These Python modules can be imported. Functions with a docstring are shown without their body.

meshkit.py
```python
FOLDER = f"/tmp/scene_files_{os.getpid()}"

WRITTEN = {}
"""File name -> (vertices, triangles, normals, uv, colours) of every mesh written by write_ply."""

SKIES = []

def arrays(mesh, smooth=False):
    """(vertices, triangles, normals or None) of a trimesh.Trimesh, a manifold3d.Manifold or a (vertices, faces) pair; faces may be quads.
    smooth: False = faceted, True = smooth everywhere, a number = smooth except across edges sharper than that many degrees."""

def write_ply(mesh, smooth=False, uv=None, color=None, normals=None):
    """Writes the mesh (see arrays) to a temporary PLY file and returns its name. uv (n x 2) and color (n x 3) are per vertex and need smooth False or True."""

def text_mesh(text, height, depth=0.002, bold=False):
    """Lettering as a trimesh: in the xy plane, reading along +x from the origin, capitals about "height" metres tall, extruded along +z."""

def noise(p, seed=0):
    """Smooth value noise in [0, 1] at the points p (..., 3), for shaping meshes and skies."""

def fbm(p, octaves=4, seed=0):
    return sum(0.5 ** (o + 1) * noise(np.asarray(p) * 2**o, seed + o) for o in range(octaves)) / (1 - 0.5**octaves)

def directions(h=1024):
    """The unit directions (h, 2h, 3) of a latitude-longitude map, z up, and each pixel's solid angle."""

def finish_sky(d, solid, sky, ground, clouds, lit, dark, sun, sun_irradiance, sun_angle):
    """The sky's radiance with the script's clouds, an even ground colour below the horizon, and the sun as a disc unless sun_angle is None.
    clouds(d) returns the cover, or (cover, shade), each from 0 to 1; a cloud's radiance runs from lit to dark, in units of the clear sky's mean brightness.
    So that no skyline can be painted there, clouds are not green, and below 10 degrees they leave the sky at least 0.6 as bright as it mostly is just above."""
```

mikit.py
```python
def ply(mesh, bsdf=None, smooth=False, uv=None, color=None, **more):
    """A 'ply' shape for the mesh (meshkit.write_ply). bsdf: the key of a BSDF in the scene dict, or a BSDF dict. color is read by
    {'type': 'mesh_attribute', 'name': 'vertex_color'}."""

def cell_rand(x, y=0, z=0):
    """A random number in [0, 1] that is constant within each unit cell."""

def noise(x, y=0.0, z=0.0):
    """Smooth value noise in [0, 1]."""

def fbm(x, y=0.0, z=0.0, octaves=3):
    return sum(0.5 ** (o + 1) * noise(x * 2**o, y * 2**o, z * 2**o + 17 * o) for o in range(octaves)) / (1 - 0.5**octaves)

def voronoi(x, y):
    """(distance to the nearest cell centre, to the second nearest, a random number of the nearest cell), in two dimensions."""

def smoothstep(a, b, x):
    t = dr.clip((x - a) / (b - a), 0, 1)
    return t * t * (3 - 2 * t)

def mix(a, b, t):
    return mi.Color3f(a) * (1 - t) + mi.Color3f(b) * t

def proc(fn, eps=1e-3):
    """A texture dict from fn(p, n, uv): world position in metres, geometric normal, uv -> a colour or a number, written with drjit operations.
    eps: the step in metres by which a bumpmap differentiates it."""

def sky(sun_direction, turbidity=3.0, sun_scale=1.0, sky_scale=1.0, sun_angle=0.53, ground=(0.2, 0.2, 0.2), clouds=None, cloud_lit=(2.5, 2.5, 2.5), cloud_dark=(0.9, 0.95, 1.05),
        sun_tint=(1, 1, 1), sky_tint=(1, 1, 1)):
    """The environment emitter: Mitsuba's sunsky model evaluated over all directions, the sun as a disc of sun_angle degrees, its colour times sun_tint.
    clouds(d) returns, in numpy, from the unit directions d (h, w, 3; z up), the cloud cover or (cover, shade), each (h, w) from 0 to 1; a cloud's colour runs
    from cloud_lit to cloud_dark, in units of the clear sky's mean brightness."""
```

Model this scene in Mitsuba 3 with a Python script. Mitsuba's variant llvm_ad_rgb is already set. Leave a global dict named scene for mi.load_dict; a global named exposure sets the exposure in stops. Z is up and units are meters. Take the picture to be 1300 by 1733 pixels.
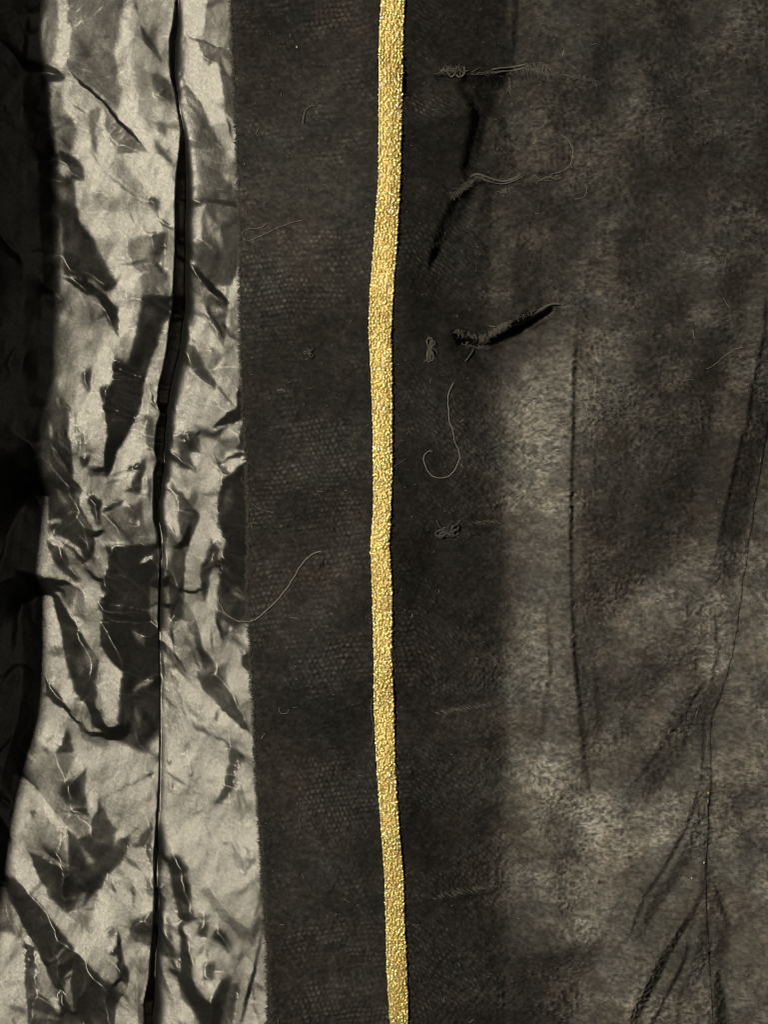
import math, numpy as np, trimesh, mitsuba as mi, mikit, meshkit
import scipy.sparse as sp
from scipy.sparse.linalg import spsolve
from scipy.optimize import minimize
from scipy.ndimage import gaussian_filter, gaussian_filter1d, map_coordinates
from shapely import contains_xy, Polygon
T4 = mi.ScalarTransform4f

# ---------------------------------------------------------------- camera, lamps, exposure
S = 0.00021                      # one unit of the cloth drawing (a 1300 x 1733 lay-out of the garment) in metres
CAM_H = 0.75
LPOS = np.array([-0.66, 0.32, 1.22])          # a bulb hung to the upper left of the garment
_v = LPOS - np.array([-0.09, -0.01, 0]); LAMP_ELEV, LAMP_AZ = math.asin(_v[2] / np.linalg.norm(_v)), math.atan2(_v[1], -_v[0])
LAMP_R = 0.040
LAMP_RAD = 1280.0
SOFT_RAD = 0.34
exposure = 0.0
scene, labels = {}, {}
scene['camera'] = {'type': 'perspective', 'fov': math.degrees(2 * math.atan(650 * S / CAM_H)), 'fov_axis': 'x', 'near_clip': 0.01, 'far_clip': 20.0,
                   'to_world': T4().look_at(origin=[0, 0, CAM_H], target=[0, 0, 0], up=[0, 1, 0])}
WARM = np.array([1.0, 0.925, 0.765])
scene['work_lamp'] = {'type': 'sphere', 'center': LPOS.tolist(), 'radius': LAMP_R,
                      'emitter': {'type': 'area', 'radiance': {'type': 'rgb', 'value': (LAMP_RAD * WARM).tolist()}}}
labels['work_lamp'] = {'label': 'warm round bulb lighting the black garment from its left', 'category': 'lamp'}
scene['fill_light'] = {'type': 'rectangle', 'to_world': T4().translate([0.1, 0.2, 2.3]).rotate([1, 0, 0], 180).scale([0.6, 0.6, 1.0]),
                          'emitter': {'type': 'area', 'radiance': {'type': 'rgb', 'value': (SOFT_RAD * np.array([1, .95, .85])).tolist()}}}  # added overhead panel, fills in the shaded satin
labels['fill_light'] = {'label': 'wide dim fill light panel added high above the garment', 'category': 'light'}

rng = np.random.default_rng(7)
def W(x, y, z=0.0):
    return np.stack([(np.asarray(x, float) - 650) * S, (866.5 - np.asarray(y, float)) * S, np.asarray(z, float) * S + 0 * np.asarray(x, float)], -1)
def lin(v):
    c = np.clip(np.asarray(v, float), 0, 255) / 255
    return np.where(c <= 0.04045, c / 12.92, ((c + 0.055) / 1.055) ** 2.4)

# ---------------------------------------------------------------- materials
def vcol(): return {'type': 'mesh_attribute', 'name': 'vertex_color'}
A_SATIN = 0.44                   # principled roughness of the lining (alpha = its square)
scene['mat_satin'] = {'type': 'twosided', 'bsdf': {'type': 'principled', 'base_color': vcol(), 'metallic': 0.92, 'roughness': A_SATIN, 'specular': 0.5}}
scene['mat_velvet'] = {'type': 'twosided', 'bsdf': {'type': 'principled', 'base_color': vcol(), 'roughness': 0.85, 'specular': 0.12, 'sheen': 0.35, 'sheen_tint': 0.6}}
scene['mat_fuzz'] = {'type': 'twosided', 'bsdf': {'type': 'principled', 'base_color': {'type': 'rgb', 'value': [.10, .094, .078]}, 'roughness': 0.7, 'specular': 0.3}}
scene['mat_fray'] = {'type': 'twosided', 'bsdf': {'type': 'principled', 'base_color': {'type': 'rgb', 'value': [.125, .117, .10]}, 'roughness': 0.65, 'specular': 0.4}}
scene['mat_black_thread'] = {'type': 'twosided', 'bsdf': {'type': 'principled', 'base_color': {'type': 'rgb', 'value': [.05, .048, .042]}, 'roughness': 0.5, 'specular': 0.6}}
scene['mat_pale_thread'] = {'type': 'twosided', 'bsdf': {'type': 'principled', 'base_color': {'type': 'rgb', 'value': [.22, .205, .175]}, 'roughness': 0.5, 'specular': 0.5}}
scene['mat_lint'] = {'type': 'twosided', 'bsdf': {'type': 'principled', 'base_color': {'type': 'rgb', 'value': [.5, .47, .4]}, 'roughness': 0.5, 'specular': 0.5}}
scene['mat_gold'] = {'type': 'twosided', 'bsdf': {'type': 'principled', 'base_color': vcol(), 'metallic': 0.8, 'roughness': 0.44, 'specular': 0.5}}
scene['mat_gold_ground'] = {'type': 'twosided', 'bsdf': {'type': 'principled', 'base_color': {'type': 'rgb', 'value': [.66, .48, .18]}, 'metallic': 0.6, 'roughness': 0.6}}
scene['mat_table'] = {'type': 'twosided', 'bsdf': {'type': 'principled', 'base_color': {'type': 'rgb', 'value': [.16, .11, .07]}, 'roughness': 0.6}}

# ---------------------------------------------------------------- drawing helpers: relief maps are laid out on the cloth in its own flat co-ordinates
class Sheet:
    def __init__(s, x0, x1, y0, y1, g, base):
        s.x, s.y, s.g = np.arange(x0, x1 + g / 2, g), np.arange(y0, y1 + g / 2, g), g
        s.X, s.Y = np.meshgrid(s.x, s.y)
        s.v = np.full(s.X.shape, float(base))
    def _blend(s, m, b, val, soft):
        i0, i1, j0, j1 = b
        if soft > 0.3: m = gaussian_filter(m, soft / s.g)
        s.v[i0:i1, j0:j1] = s.v[i0:i1, j0:j1] * (1 - m) + val * m
    def _box(s, p, pad):
        j0, j1 = np.searchsorted(s.x, [p[:, 0].min() - pad, p[:, 0].max() + pad]); i0, i1 = np.searchsorted(s.y, [p[:, 1].min() - pad, p[:, 1].max() + pad])
        return i0, i1, j0, j1
    def poly(s, val, pts, soft=1.5):
        p = np.asarray(pts, float); b = s._box(p, 3.5 * soft + 2); i0, i1, j0, j1 = b
        if i1 <= i0 or j1 <= j0: return
        m = contains_xy(Polygon(p).buffer(0), s.X[i0:i1, j0:j1], s.Y[i0:i1, j0:j1]).astype(float)
        if isinstance(val, tuple):   # a ramp down the polygon
            t = (s.Y[i0:i1, j0:j1] - p[:, 1].min()) / np.ptp(p[:, 1]); val = val[0] + (val[1] - val[0]) * np.clip(t, 0, 1)
        s._blend(m, b, val, soft)
    def line(s, val, pts, w, soft=1.0, taper=True):
        p = np.asarray(pts, float); b = s._box(p, w + 3.5 * soft + 2); i0, i1, j0, j1 = b
        if i1 <= i0 or j1 <= j0: return
        X, Y = s.X[i0:i1, j0:j1], s.Y[i0:i1, j0:j1]
        seg = np.linalg.norm(np.diff(p, axis=0), axis=1); L = seg.sum(); at = 0; m = np.zeros(X.shape)
        for k in range(len(seg)):
            d = (p[k + 1] - p[k]) / max(seg[k], 1e-9); t = np.clip((X - p[k, 0]) * d[0] + (Y - p[k, 1]) * d[1], 0, seg[k])
            dist = np.hypot(X - p[k, 0] - t * d[0], Y - p[k, 1] - t * d[1]); u = (at + t) / L
            ww = w / 2 * (np.minimum(1, 0.25 + 3 * np.minimum(u, 1 - u)) if taper else 1)
            m = np.maximum(m, np.clip((ww - dist) / s.g + 0.5, 0, 1)); at += seg[k]
        s._blend(m, b, val, soft)
    def at(s, x, y, a=None):
        x, y = np.broadcast_arrays(np.asarray(x, float), np.asarray(y, float)); shp = x.shape
        return map_coordinates(s.v if a is None else a, [(y.ravel() - s.y[0]) / s.g, (x.ravel() - s.x[0]) / s.g], order=1, mode='nearest').reshape(shp)

def noise2(X, Y, sx, sy, seed, octaves=3):
    return meshkit.fbm(np.stack([X / sx + 31.7 * seed, Y / sy + 11.3 * seed, 0 * X + 5.1 * seed], -1), octaves, seed) - 0.5

def curve(table):
    t = np.array(table, float)
    return lambda y: np.interp(y, t[:, 0], t[:, 1])

def draw(sheet, data):
    """data: ((ox, oy, scale), [entries]); an entry is (tone, points) or (tone, points, soft) for a facet, ('l', tone, points, width) for a crease."""
    for (ox, oy, k), entries in data:
        for e in entries:
            f = lambda q: [(ox + a / k, oy + b / k) for a, b in zip(q[0::2], q[1::2])]
            if e[0] == 'l': sheet.line(e[1], f(e[2]), e[3] / k, e[4] if len(e) > 4 else 0.8)
            else: sheet.poly(e[0], f(e[1]), e[2] if len(e) > 2 else 1.3)

def solve_relief(sheet, g, lam, mu, fixed=None):
    """Height (in lay-out units) whose tilt towards the lamp is g, as smooth as can be across that direction. fixed: (mask, value, weight)."""
    ny, nx = g.shape; n = ny * nx
    ux, uy = -math.cos(LAMP_AZ), -math.sin(LAMP_AZ)      # towards the lamp; y runs down the cloth
    idx = np.arange(n).reshape(ny, nx); a = idx[:-1, :-1].ravel(); b = idx[:-1, 1:].ravel(); c = idx[1:, :-1].ravel(); m = len(a); r = np.arange(m)
    def op(cx, cy):
        return sp.csr_matrix((np.concatenate([np.full(m, -(cx + cy)), np.full(m, cx), np.full(m, cy)]), (np.tile(r, 3), np.concatenate([a, b, c]))), (m, n)) / sheet.g
    D, P = op(ux, uy), op(-uy, ux)
    M = D.T @ D + lam * (P.T @ P) + mu * sp.identity(n)
    rhs = D.T @ (-g[:-1, :-1].ravel())
    if fixed is not None:
        k = (fixed[0] * fixed[2]).ravel(); M = M + sp.diags(k); rhs = rhs + k * fixed[1].ravel()
    return spsolve(M.tocsc(), rhs).reshape(ny, nx)

def grid_faces(ny, nx):
    i = np.arange(ny * nx).reshape(ny, nx)
    a, b, c, d = i[:-1, :-1].ravel(), i[:-1, 1:].ravel(), i[1:, 1:].ravel(), i[1:, :-1].ravel()
    return np.vstack([np.stack([a, c, b], 1), np.stack([a, d, c], 1)])
def sheet_mesh(key, X, Y, Z, mat, color):
    ny, nx = X.shape
    scene[key] = mikit.ply((W(X, Y, Z).reshape(-1, 3), grid_faces(ny, nx)), mat, smooth=True, color=color.reshape(-1, 3))

# ---------------------------------------------------------------- the lines of the garment
seam = curve([(-200, 298), (0, 297.7), (43, 292), (65, 286.5), (100, 286), (130, 288), (155, 295), (185, 300), (220, 306), (250, 304), (300, 298), (340, 296), (380, 296), (420, 295), (470, 292.5), (510, 290), (550, 284), (590, 280), (625, 273), (650, 266), (680, 263), (700, 269), (720, 262), (760, 259), (780, 264), (800, 258), (850, 257), (880, 257.5), (900, 263), (940, 269), (1000, 264), (1050, 262), (1080, 263.5), (1150, 266), (1250, 267.5), (1300, 268), (1340, 267), (1390, 264), (1450, 260), (1480, 261.5), (1520, 263), (1560, 261), (1600, 258), (1650, 255), (1690, 247), (1715, 248.6), (1733, 247), (1950, 245)])
gap_end = curve([(-200, 300), (0, 300), (43, 298), (65, 294), (100, 293), (130, 294), (155, 299), (185, 302.5), (220, 310), (250, 311), (300, 311), (340, 311), (380, 309), (420, 310), (470, 308), (510, 308), (550, 302), (590, 298), (625, 289), (650, 283), (680, 279), (700, 278), (720, 275), (760, 273), (780, 274), (800, 271), (820, 268), (850, 266), (880, 266), (900, 269), (940, 271), (1000, 266), (1050, 264.5), (1150, 267.8), (1340, 269), (1390, 266), (1430, 266.5), (1480, 265), (1520, 269), (1560, 268.5), (1600, 265), (1650, 263), (1690, 261), (1715, 260), (1733, 260), (1950, 258)])
velvet_edge = curve([(-200, 390), (0, 391), (90, 394), (200, 399), (300, 402), (400, 406), (500, 405), (600, 407), (700, 411), (800, 417), (900, 419), (1000, 417), (1100, 423), (1200, 430), (1300, 433), (1400, 441), (1500, 447), (1600, 455), (1733, 459), (1950, 461)])
shade_edge = curve([(-200, 82), (0, 82), (60, 80), (100, 76), (160, 84), (235, 90), (290, 96), (390, 98), (450, 104), (500, 102), (560, 97), (640, 93), (700, 82), (745, 76), (800, 72), (850, 67), (900, 59), (960, 54), (1000, 55), (1050, 57), (1100, 60), (1150, 60), (1190, 58), (1230, 50), (1280, 36), (1317, 25), (1378, 18), (1425, 15), (1463, 13), (1486, 4), (1520, 1), (1950, -2)])
braid_l = curve([(-200, 647), (0, 645), (60, 641), (120, 640), (300, 640), (400, 633), (500, 625), (560, 623), (640, 627), (720, 630), (800, 631), (860, 631), (920, 626), (1000, 629), (1100, 632), (1200, 632), (1300, 637), (1400, 644), (1480, 650), (1560, 652), (1640, 654), (1733, 660), (1950, 664)])
braid_r = curve([(-200, 687), (0, 686), (60, 684), (120, 683), (300, 679), (400, 674), (480, 668), (560, 663), (640, 665), (720, 665), (800, 665), (860, 663), (920, 660), (1000, 665), (1100, 664), (1200, 668), (1300, 670), (1400, 677), (1480, 684), (1560, 686), (1640, 690), (1733, 692), (1950, 695)])
fold_edge = curve([(-200, 1420), (500, 1360), (640, 1320), (735, 1300), (833, 1283), (919, 1270), (1000, 1257), (1085, 1243), (1144, 1231), (1195, 1214), (1237, 1207), (1338, 1201), (1423, 1197), (1491, 1193), (1550, 1197), (1635, 1201), (1733, 1203), (1950, 1204)])

# ---------------------------------------------------------------- facets and creases of the lining, left of its seam
LEFT = [((0, 0, 1), [(80, (40,-60, 84,-60, 84,100, 78,160, 40,160), 4), (50, (40,100, 98,110, 98,260, 40,260), 4), (48, (40,250, 98,250, 104,500, 40,500), 3), (80, (40,500, 102,500, 95,650, 40,650), 4), (58, (20,640, 95,640, 78,800, 72,860, 20,860), 4), (120, (20,860, 75,860, 62,1000, 20,1000), 5), (150, (10,1000, 60,1000, 60,1240, 10,1240), 5), (40, (10,960, 75,975, 80,1010, 20,1030), 3)]), ((60, 0, 6.5), [
 (105, (130,-80, 230,-80, 255,300, 210,600, 130,690, 90,600), 3), (178, (215,-80, 335,-80, 330,250, 360,350, 340,560, 330,740, 215,690, 215,600, 265,500, 260,300), 2.5),
 (98, (340,-80, 965,-80, 940,200, 880,420, 850,600, 890,800, 900,900, 960,940, 930,1100, 900,1220, 620,960, 350,780, 335,600, 375,350, 335,200), 2.5),
 (182, (970,-80, 1070,-80, 1030,350, 1030,700, 1080,900, 1120,1150, 1180,1300, 1190,1450, 1290,1690, 1240,1640, 900,1240, 960,1100, 960,950, 900,900, 890,800, 850,600, 890,420, 950,200), 2),
 (142, (1070,-80, 1500,-80, 1470,650, 1230,700, 1040,700), 4), (120, (1050,700, 1190,700, 1230,900, 1290,1100, 1290,1500, 1190,1400, 1080,900), 4),
 (165, (150,900, 320,850, 560,1050, 700,1160, 850,1690, 200,1690), 2), (105, (160,900, 260,950, 300,1200, 430,1400, 360,1690, 330,1690, 200,1500), 3),
 (52, (110,690, 270,770, 320,850, 290,890, 200,890, 140,800)), ('l', 175, (130,690, 340,790, 480,940, 580,1070), 22),
 (95, (580,1220, 700,1160, 660,1400, 665,1690, 630,1690, 560,1350), 1.5), (172, (705,1170, 860,1690, 665,1690, 680,1400)), (103, (715,1160, 1215,1650, 1200,1700, 880,1700, 780,1430)),
 ('l', 14, (350,800, 600,990, 750,1130, 900,1310, 1220,1640), 36, .5), (72, (200,1270, 340,1270, 400,1370, 370,1400, 280,1350), 2.5), (58, (240,1480, 370,1600, 360,1640, 290,1580), 2)]),
 ((240, 0, 6.5), [(66, (70,780, 180,790, 280,860, 340,960, 370,1120, 330,1150, 200,1100, 110,950), 2.5), (82, (100,1340, 200,1330, 380,1390, 360,1410, 270,1390, 260,1500, 200,1470), 2), ('l', 165, (300,340, 290,650), 26, 1.5), ('l', 160, (330,900, 400,1300, 430,1500), 26, 1.5), ('l', 90, (110,330, 170,320, 230,335), 12)]),
 ((60, 250, 6.5), [
 (168, (500,150, 650,60, 1300,60, 1300,950, 1000,1690, 880,1690, 420,500, 400,350)), (100, (850,0, 1200,0, 1220,50, 930,70)), (178, (950,60, 1300,40, 1530,300, 1500,700, 1300,560, 1000,180), 2),
 (46, (230,20, 330,60, 470,140, 510,240, 500,340, 400,340, 380,270, 330,180, 250,120), 1), (78, (400,200, 490,230, 500,300, 410,280), 2), (130, (250,130, 310,180, 370,270, 400,340, 400,430, 360,320, 240,220), 1.2),
 (46, (235,270, 360,310, 400,420, 440,640, 450,780, 620,1000, 720,1180, 820,1380, 890,1500, 880,1560, 760,1580, 620,1450, 300,1400, 290,900, 235,690), 1.6), (66, (250,420, 350,430, 260,650), 2),
 (128, (600,450, 1000,560, 1070,660, 1000,700, 640,660), 4), (130, (840,130, 900,110, 1200,430, 1300,540, 1300,680, 1200,620, 900,370, 750,260), 2), (76, (1190,560, 1300,520, 1350,600, 1370,690, 1300,690), 2.5), ('l', 85, (700,240, 950,420, 1190,620), 14), ('l', 185, (740,230, 970,400, 1180,570), 14),
 (112, (690,980, 860,1040, 820,1170, 760,1240, 640,1000), 4), ('l', 90, (640,300, 700,200, 640,120, 610,0), 14),
 (103, (1020,1020, 1240,930, 1430,1200, 1500,1440, 1480,1600, 1170,1600, 1150,1450, 1050,1300), 2.5), (60, (1270,930, 1460,920, 1460,970, 1430,1130, 1360,1200, 1280,1130), 2), (160, (1470,1150, 1520,1150, 1500,1430, 1380,1260), 2),
 (43, (1160,1610, 1490,1600, 1480,1700, 1150,1700)), (24, (580,1460, 740,1600, 830,1690, 690,1690)), (110, (290,1500, 380,1500, 560,1620, 680,1690, 280,1690), 2.5), (34, (300,1420, 580,1460, 700,1690, 560,1610, 400,1510), 1), ('l', 155, (390,1520, 500,1600, 570,1640), 18)]),
 ((60, 500, 6.5), [
 (128, (230,0, 660,0, 760,300, 720,350, 700,650, 560,760, 420,850, 330,1100, 200,1000), 3), (74, (220,-20, 360,0, 360,180, 220,180), 4), (88, (200,280, 390,300, 400,800, 190,900), 5), (62, (180,900, 330,1180, 370,1700, 90,1700, 110,1350), 3),
 (160, (760,-20, 1150,-20, 1100,250, 1040,430, 1010,600, 1000,740, 860,600, 905,480, 900,200), 1.6), (36, (660,-10, 760,-10, 890,130, 900,250, 905,470, 830,370, 740,180), 1),
 (166, (740,340, 800,350, 900,480, 860,620, 830,980, 700,1000, 730,1280, 770,1530, 740,1700, 620,1700, 430,1260, 330,1180, 410,1100, 560,1100, 580,900, 700,640), 1.8),
 (36, (860,640, 1000,750, 1100,400, 1150,60, 1260,-10, 1500,-10, 1470,260, 1340,420, 1310,560, 1240,800, 1170,1000, 1160,1180, 1060,1400, 980,1590, 900,1700, 750,1700, 770,1550, 730,1280, 690,1020, 820,960), 1.6), (20, (960,850, 1060,850, 1060,1060, 960,1330, 900,1300), 4), (56, (1080,700, 1230,600, 1180,900), 4), (60, (1150,150, 1300,100, 1300,260, 1180,300), 4),
 (52, (490,840, 600,760, 570,1080, 490,950), 2.5), (165, (400,1000, 460,880, 480,1000, 540,1080, 430,1110), 1.2),
 (160, (1240,800, 1420,560, 1390,940, 1300,1040, 1260,1050, 1300,1180, 1330,1300, 1180,1300, 1200,1700, 940,1700, 1070,1400, 1160,1200), 1.5), (135, (1370,300, 1450,250, 1430,560, 1350,500), 2), (82, (1180,1300, 1290,1320, 1290,1700, 1200,1700), 2), ('l', 30, (1265,1080, 1280,1180, 1320,1240), 40),
 (178, (340,1270, 400,1300, 425,1700, 370,1700), .8), (92, (400,1280, 600,1660, 600,1700, 430,1700)), ('l', 140, (300,960, 310,1120), 14), ('l', 150, (235,1110, 245,1250), 15), ('l', 120, (130,1380, 180,1690), 40), ('l', 20, (320,1180, 370,1270), 20), ('l', 110, (230,1500, 290,1690), 14), ('l', 160, (400,1240, 520,1420, 600,1640), 16)]),
 ((60, 740, 6.5), [
 (52, (90,-10, 360,0, 400,230, 390,400, 520,580, 620,950, 640,1150, 620,1310, 500,1400, 100,1000, 80,560), 1.6),
 (95, (430,-10, 590,50, 640,150, 420,200)), (152, (600,-10, 760,-10, 730,290, 620,280, 640,150)), (43, (440,200, 600,190, 560,300, 510,340), 2), (68, (560,300, 720,330, 700,440, 570,440), 1.5), (31, (760,-10, 980,-10, 890,150, 840,350, 760,440, 720,420, 730,250), 1.5),
 (162, (990,-10, 1190,-10, 1180,200, 960,340, 800,430, 900,150), 1.5), (110, (500,440, 720,450, 730,580, 560,600), 2), (142, (730,480, 1100,400, 960,560, 950,640, 740,720), 2), (52, (960,350, 1180,210, 1195,280, 1170,430, 1140,640, 960,600, 1100,400), 1.5), ('l', 165, (800,500, 1000,400, 1140,370), 22), ('l', 70, (820,420, 960,350), 22), ('l', 60, (780,500, 940,440), 14),
 (94, (720,870, 980,740, 1170,700, 1280,1150, 900,1150, 700,1130), 2), (58, (1000,780, 1160,700, 1180,880, 1040,900), 3), ('l', 46, (740,820, 960,690), 60), ('l', 150, (730,740, 850,690), 20),
 (48, (530,600, 600,600, 720,700, 700,1000, 640,930, 580,720)), (20, (640,1030, 710,1030, 690,1090, 650,1080)), (146, (1150,450, 1200,430, 1200,680, 1250,800, 1300,950, 1310,1150, 1280,1160, 1180,900)), (78, (1210,450, 1280,450, 1270,850, 1250,780)), ('l', 178, (1290,380, 1280,500, 1278,900), 20),
 (38, (740,1200, 1350,1150, 1360,1700, 670,1700, 680,1580, 780,1420), 2), ('l', 18, (1000,1550, 1250,1350), 80, 3), ('l', 120, (1130,1380, 1290,1290), 36),
 (168, (360,-10, 410,-10, 430,200, 410,290, 480,450, 530,600, 620,900, 650,1150, 740,1350, 640,1330, 630,1180, 610,1000, 480,760, 470,650, 500,580, 390,440, 390,280), .8), (157, (640,1330, 740,1350, 770,1430, 680,1560, 670,1700, 500,1700, 490,1500, 450,1400, 560,1390), 1.6),
 ('l', 150, (170,80, 240,260, 320,380), 15), ('l', 95, (250,30, 370,180), 16), ('l', 100, (130,170, 160,420), 14), ('l', 105, (200,560, 330,740), 30, 2), (105, (420,620, 470,600, 440,740), 1.5), (90, (430,800, 560,890, 580,1000, 480,950), 3),
 (150, (40,620, 105,650, 95,1150, 60,1300, 190,1400, 320,1550, 330,1580, 40,1530, -20,1420, -20,1200, 40,1000), 1), (140, (100,900, 250,890, 260,940, 100,950), 1), ('l', 150, (130,1070, 280,1130, 440,1240, 520,1320), 46), ('l', 90, (440,1080, 590,1170), 20),
 (100, (310,1290, 430,1350, 460,1430, 350,1400), 2), (56, (90,1130, 280,1230, 340,1430, 480,1560, 440,1600, 200,1430, 90,1220), 1.2), (50, (40,1530, 330,1580, 500,1700, 0,1700), 1.2)]),
 ((40, 990, 6.5), [
 (36, (840,130, 960,-10, 1500,-10, 1480,1700, 950,1700, 1020,1530, 1060,950, 920,830, 810,640, 840,370), 1.8), (20, (970,480, 1130,440, 1180,680, 1050,680), 3), (95, (1150,490, 1300,600, 1320,700, 1200,600), 2), ('l', 135, (1170,1180, 1280,1110, 1460,1040), 30), (54, (1060,1300, 1460,1300, 1460,1690, 1060,1690), 6),
 (48, (40,-10, 300,-10, 280,160, 200,100, 40,150), 2), (82, (330,-10, 540,-10, 540,100, 480,280, 380,180), 2),
 (172, (70,160, 200,110, 280,180, 310,350, 360,560, 400,800, 470,1050, 510,1380, 590,1700, 40,1700, 60,1300, 60,900, 50,600, 80,250), 1), (48, (165,1000, 490,1400, 560,1510, 550,1530, 480,1430, 360,1360, 180,1240, 190,1150), .8),
 (46, (280,160, 320,100, 470,320, 600,540, 700,690, 810,830, 790,1000, 790,1250, 760,1350, 690,1370, 500,1150, 430,900, 390,740, 350,500), 1), (80, (580,700, 790,740, 800,830, 730,950, 640,850), 3), (75, (500,800, 600,790, 630,950, 560,1000), 3),
 (94, (500,330, 530,120, 640,0, 660,380, 640,500), 2), (162, (640,-10, 800,-10, 840,130, 780,220, 830,370, 810,650, 760,640, 640,540, 500,330, 650,400, 670,230), 1.5), (60, (790,210, 890,170, 840,330), 1),
 (110, (790,1000, 860,950, 830,1100, 860,1400, 850,1600, 800,1600, 790,1300), 2), (170, (480,330, 530,350, 640,560, 830,720, 920,840, 1060,950, 1020,1200, 1000,1530, 930,1700, 800,1700, 860,1600, 860,1400, 830,1100, 850,950, 800,800, 640,600), 1),
 ('l', 120, (330,120, 470,290), 13), ('l', 165, (540,100, 500,230, 480,330), 22), (112, (500,1160, 690,1390, 700,1410, 640,1530, 580,1500, 510,1400), 1.2), (50, (700,1420, 760,1340, 830,1400, 810,1570, 740,1580, 690,1500), 1.2), (52, (560,1500, 640,1530, 780,1700, 600,1700), 1.2),
 (92, (230,680, 380,700, 380,780, 250,790), 2.5), ('l', 185, (260,690, 310,750), 14), (120, (370,830, 440,990, 400,1000), 2), ('l', 100, (160,860, 210,890), 30), (54, (370,1700, 430,1610, 480,1700))]),
 ((230, 990, 6.5), [(86, (150,-10, 230,-10, 225,220, 100,240), 2), (152, (80,290, 200,230, 235,480, 190,480), 1.2), ('l', 110, (30,540, 70,690), 22, 1.5)]),
 ((0, 1240, 6.5), [
 (172, (340,-20, 690,-10, 580,220, 450,130)), (172, (730,-10, 840,-10, 870,90, 1150,200, 1300,230, 1300,620, 980,800, 920,410, 830,490, 690,550, 750,400, 800,270)), (112, (200,100, 450,150, 600,240, 790,270, 740,420, 650,550, 680,760, 960,830, 600,870, 540,840, 290,530, 120,370), 1.8), (80, (500,480, 570,490, 650,580, 640,720, 560,650), 3),
 (58, (690,-10, 730,60, 750,170, 770,200, 740,240, 570,230, 640,120), 1.6), ((95, 135), (840,-10, 1190,-10, 1250,100, 1140,200, 870,80), 1.2), (52, (1180,-10, 1400,-10, 1400,90, 1220,90), 2),
 (56, (640,570, 830,490, 910,410, 950,820, 730,800, 640,700)), ('l', 105, (720,840, 900,825), 22), (43, (570,870, 760,860, 940,820, 975,915, 760,880), .8), ('l', 85, (1000,800, 1290,620), 13), ('l', 120, (1250,300, 1260,450, 1240,600), 22, 2), (103, (620,890, 970,920, 960,1100, 870,1130, 720,1010), 2),
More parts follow.
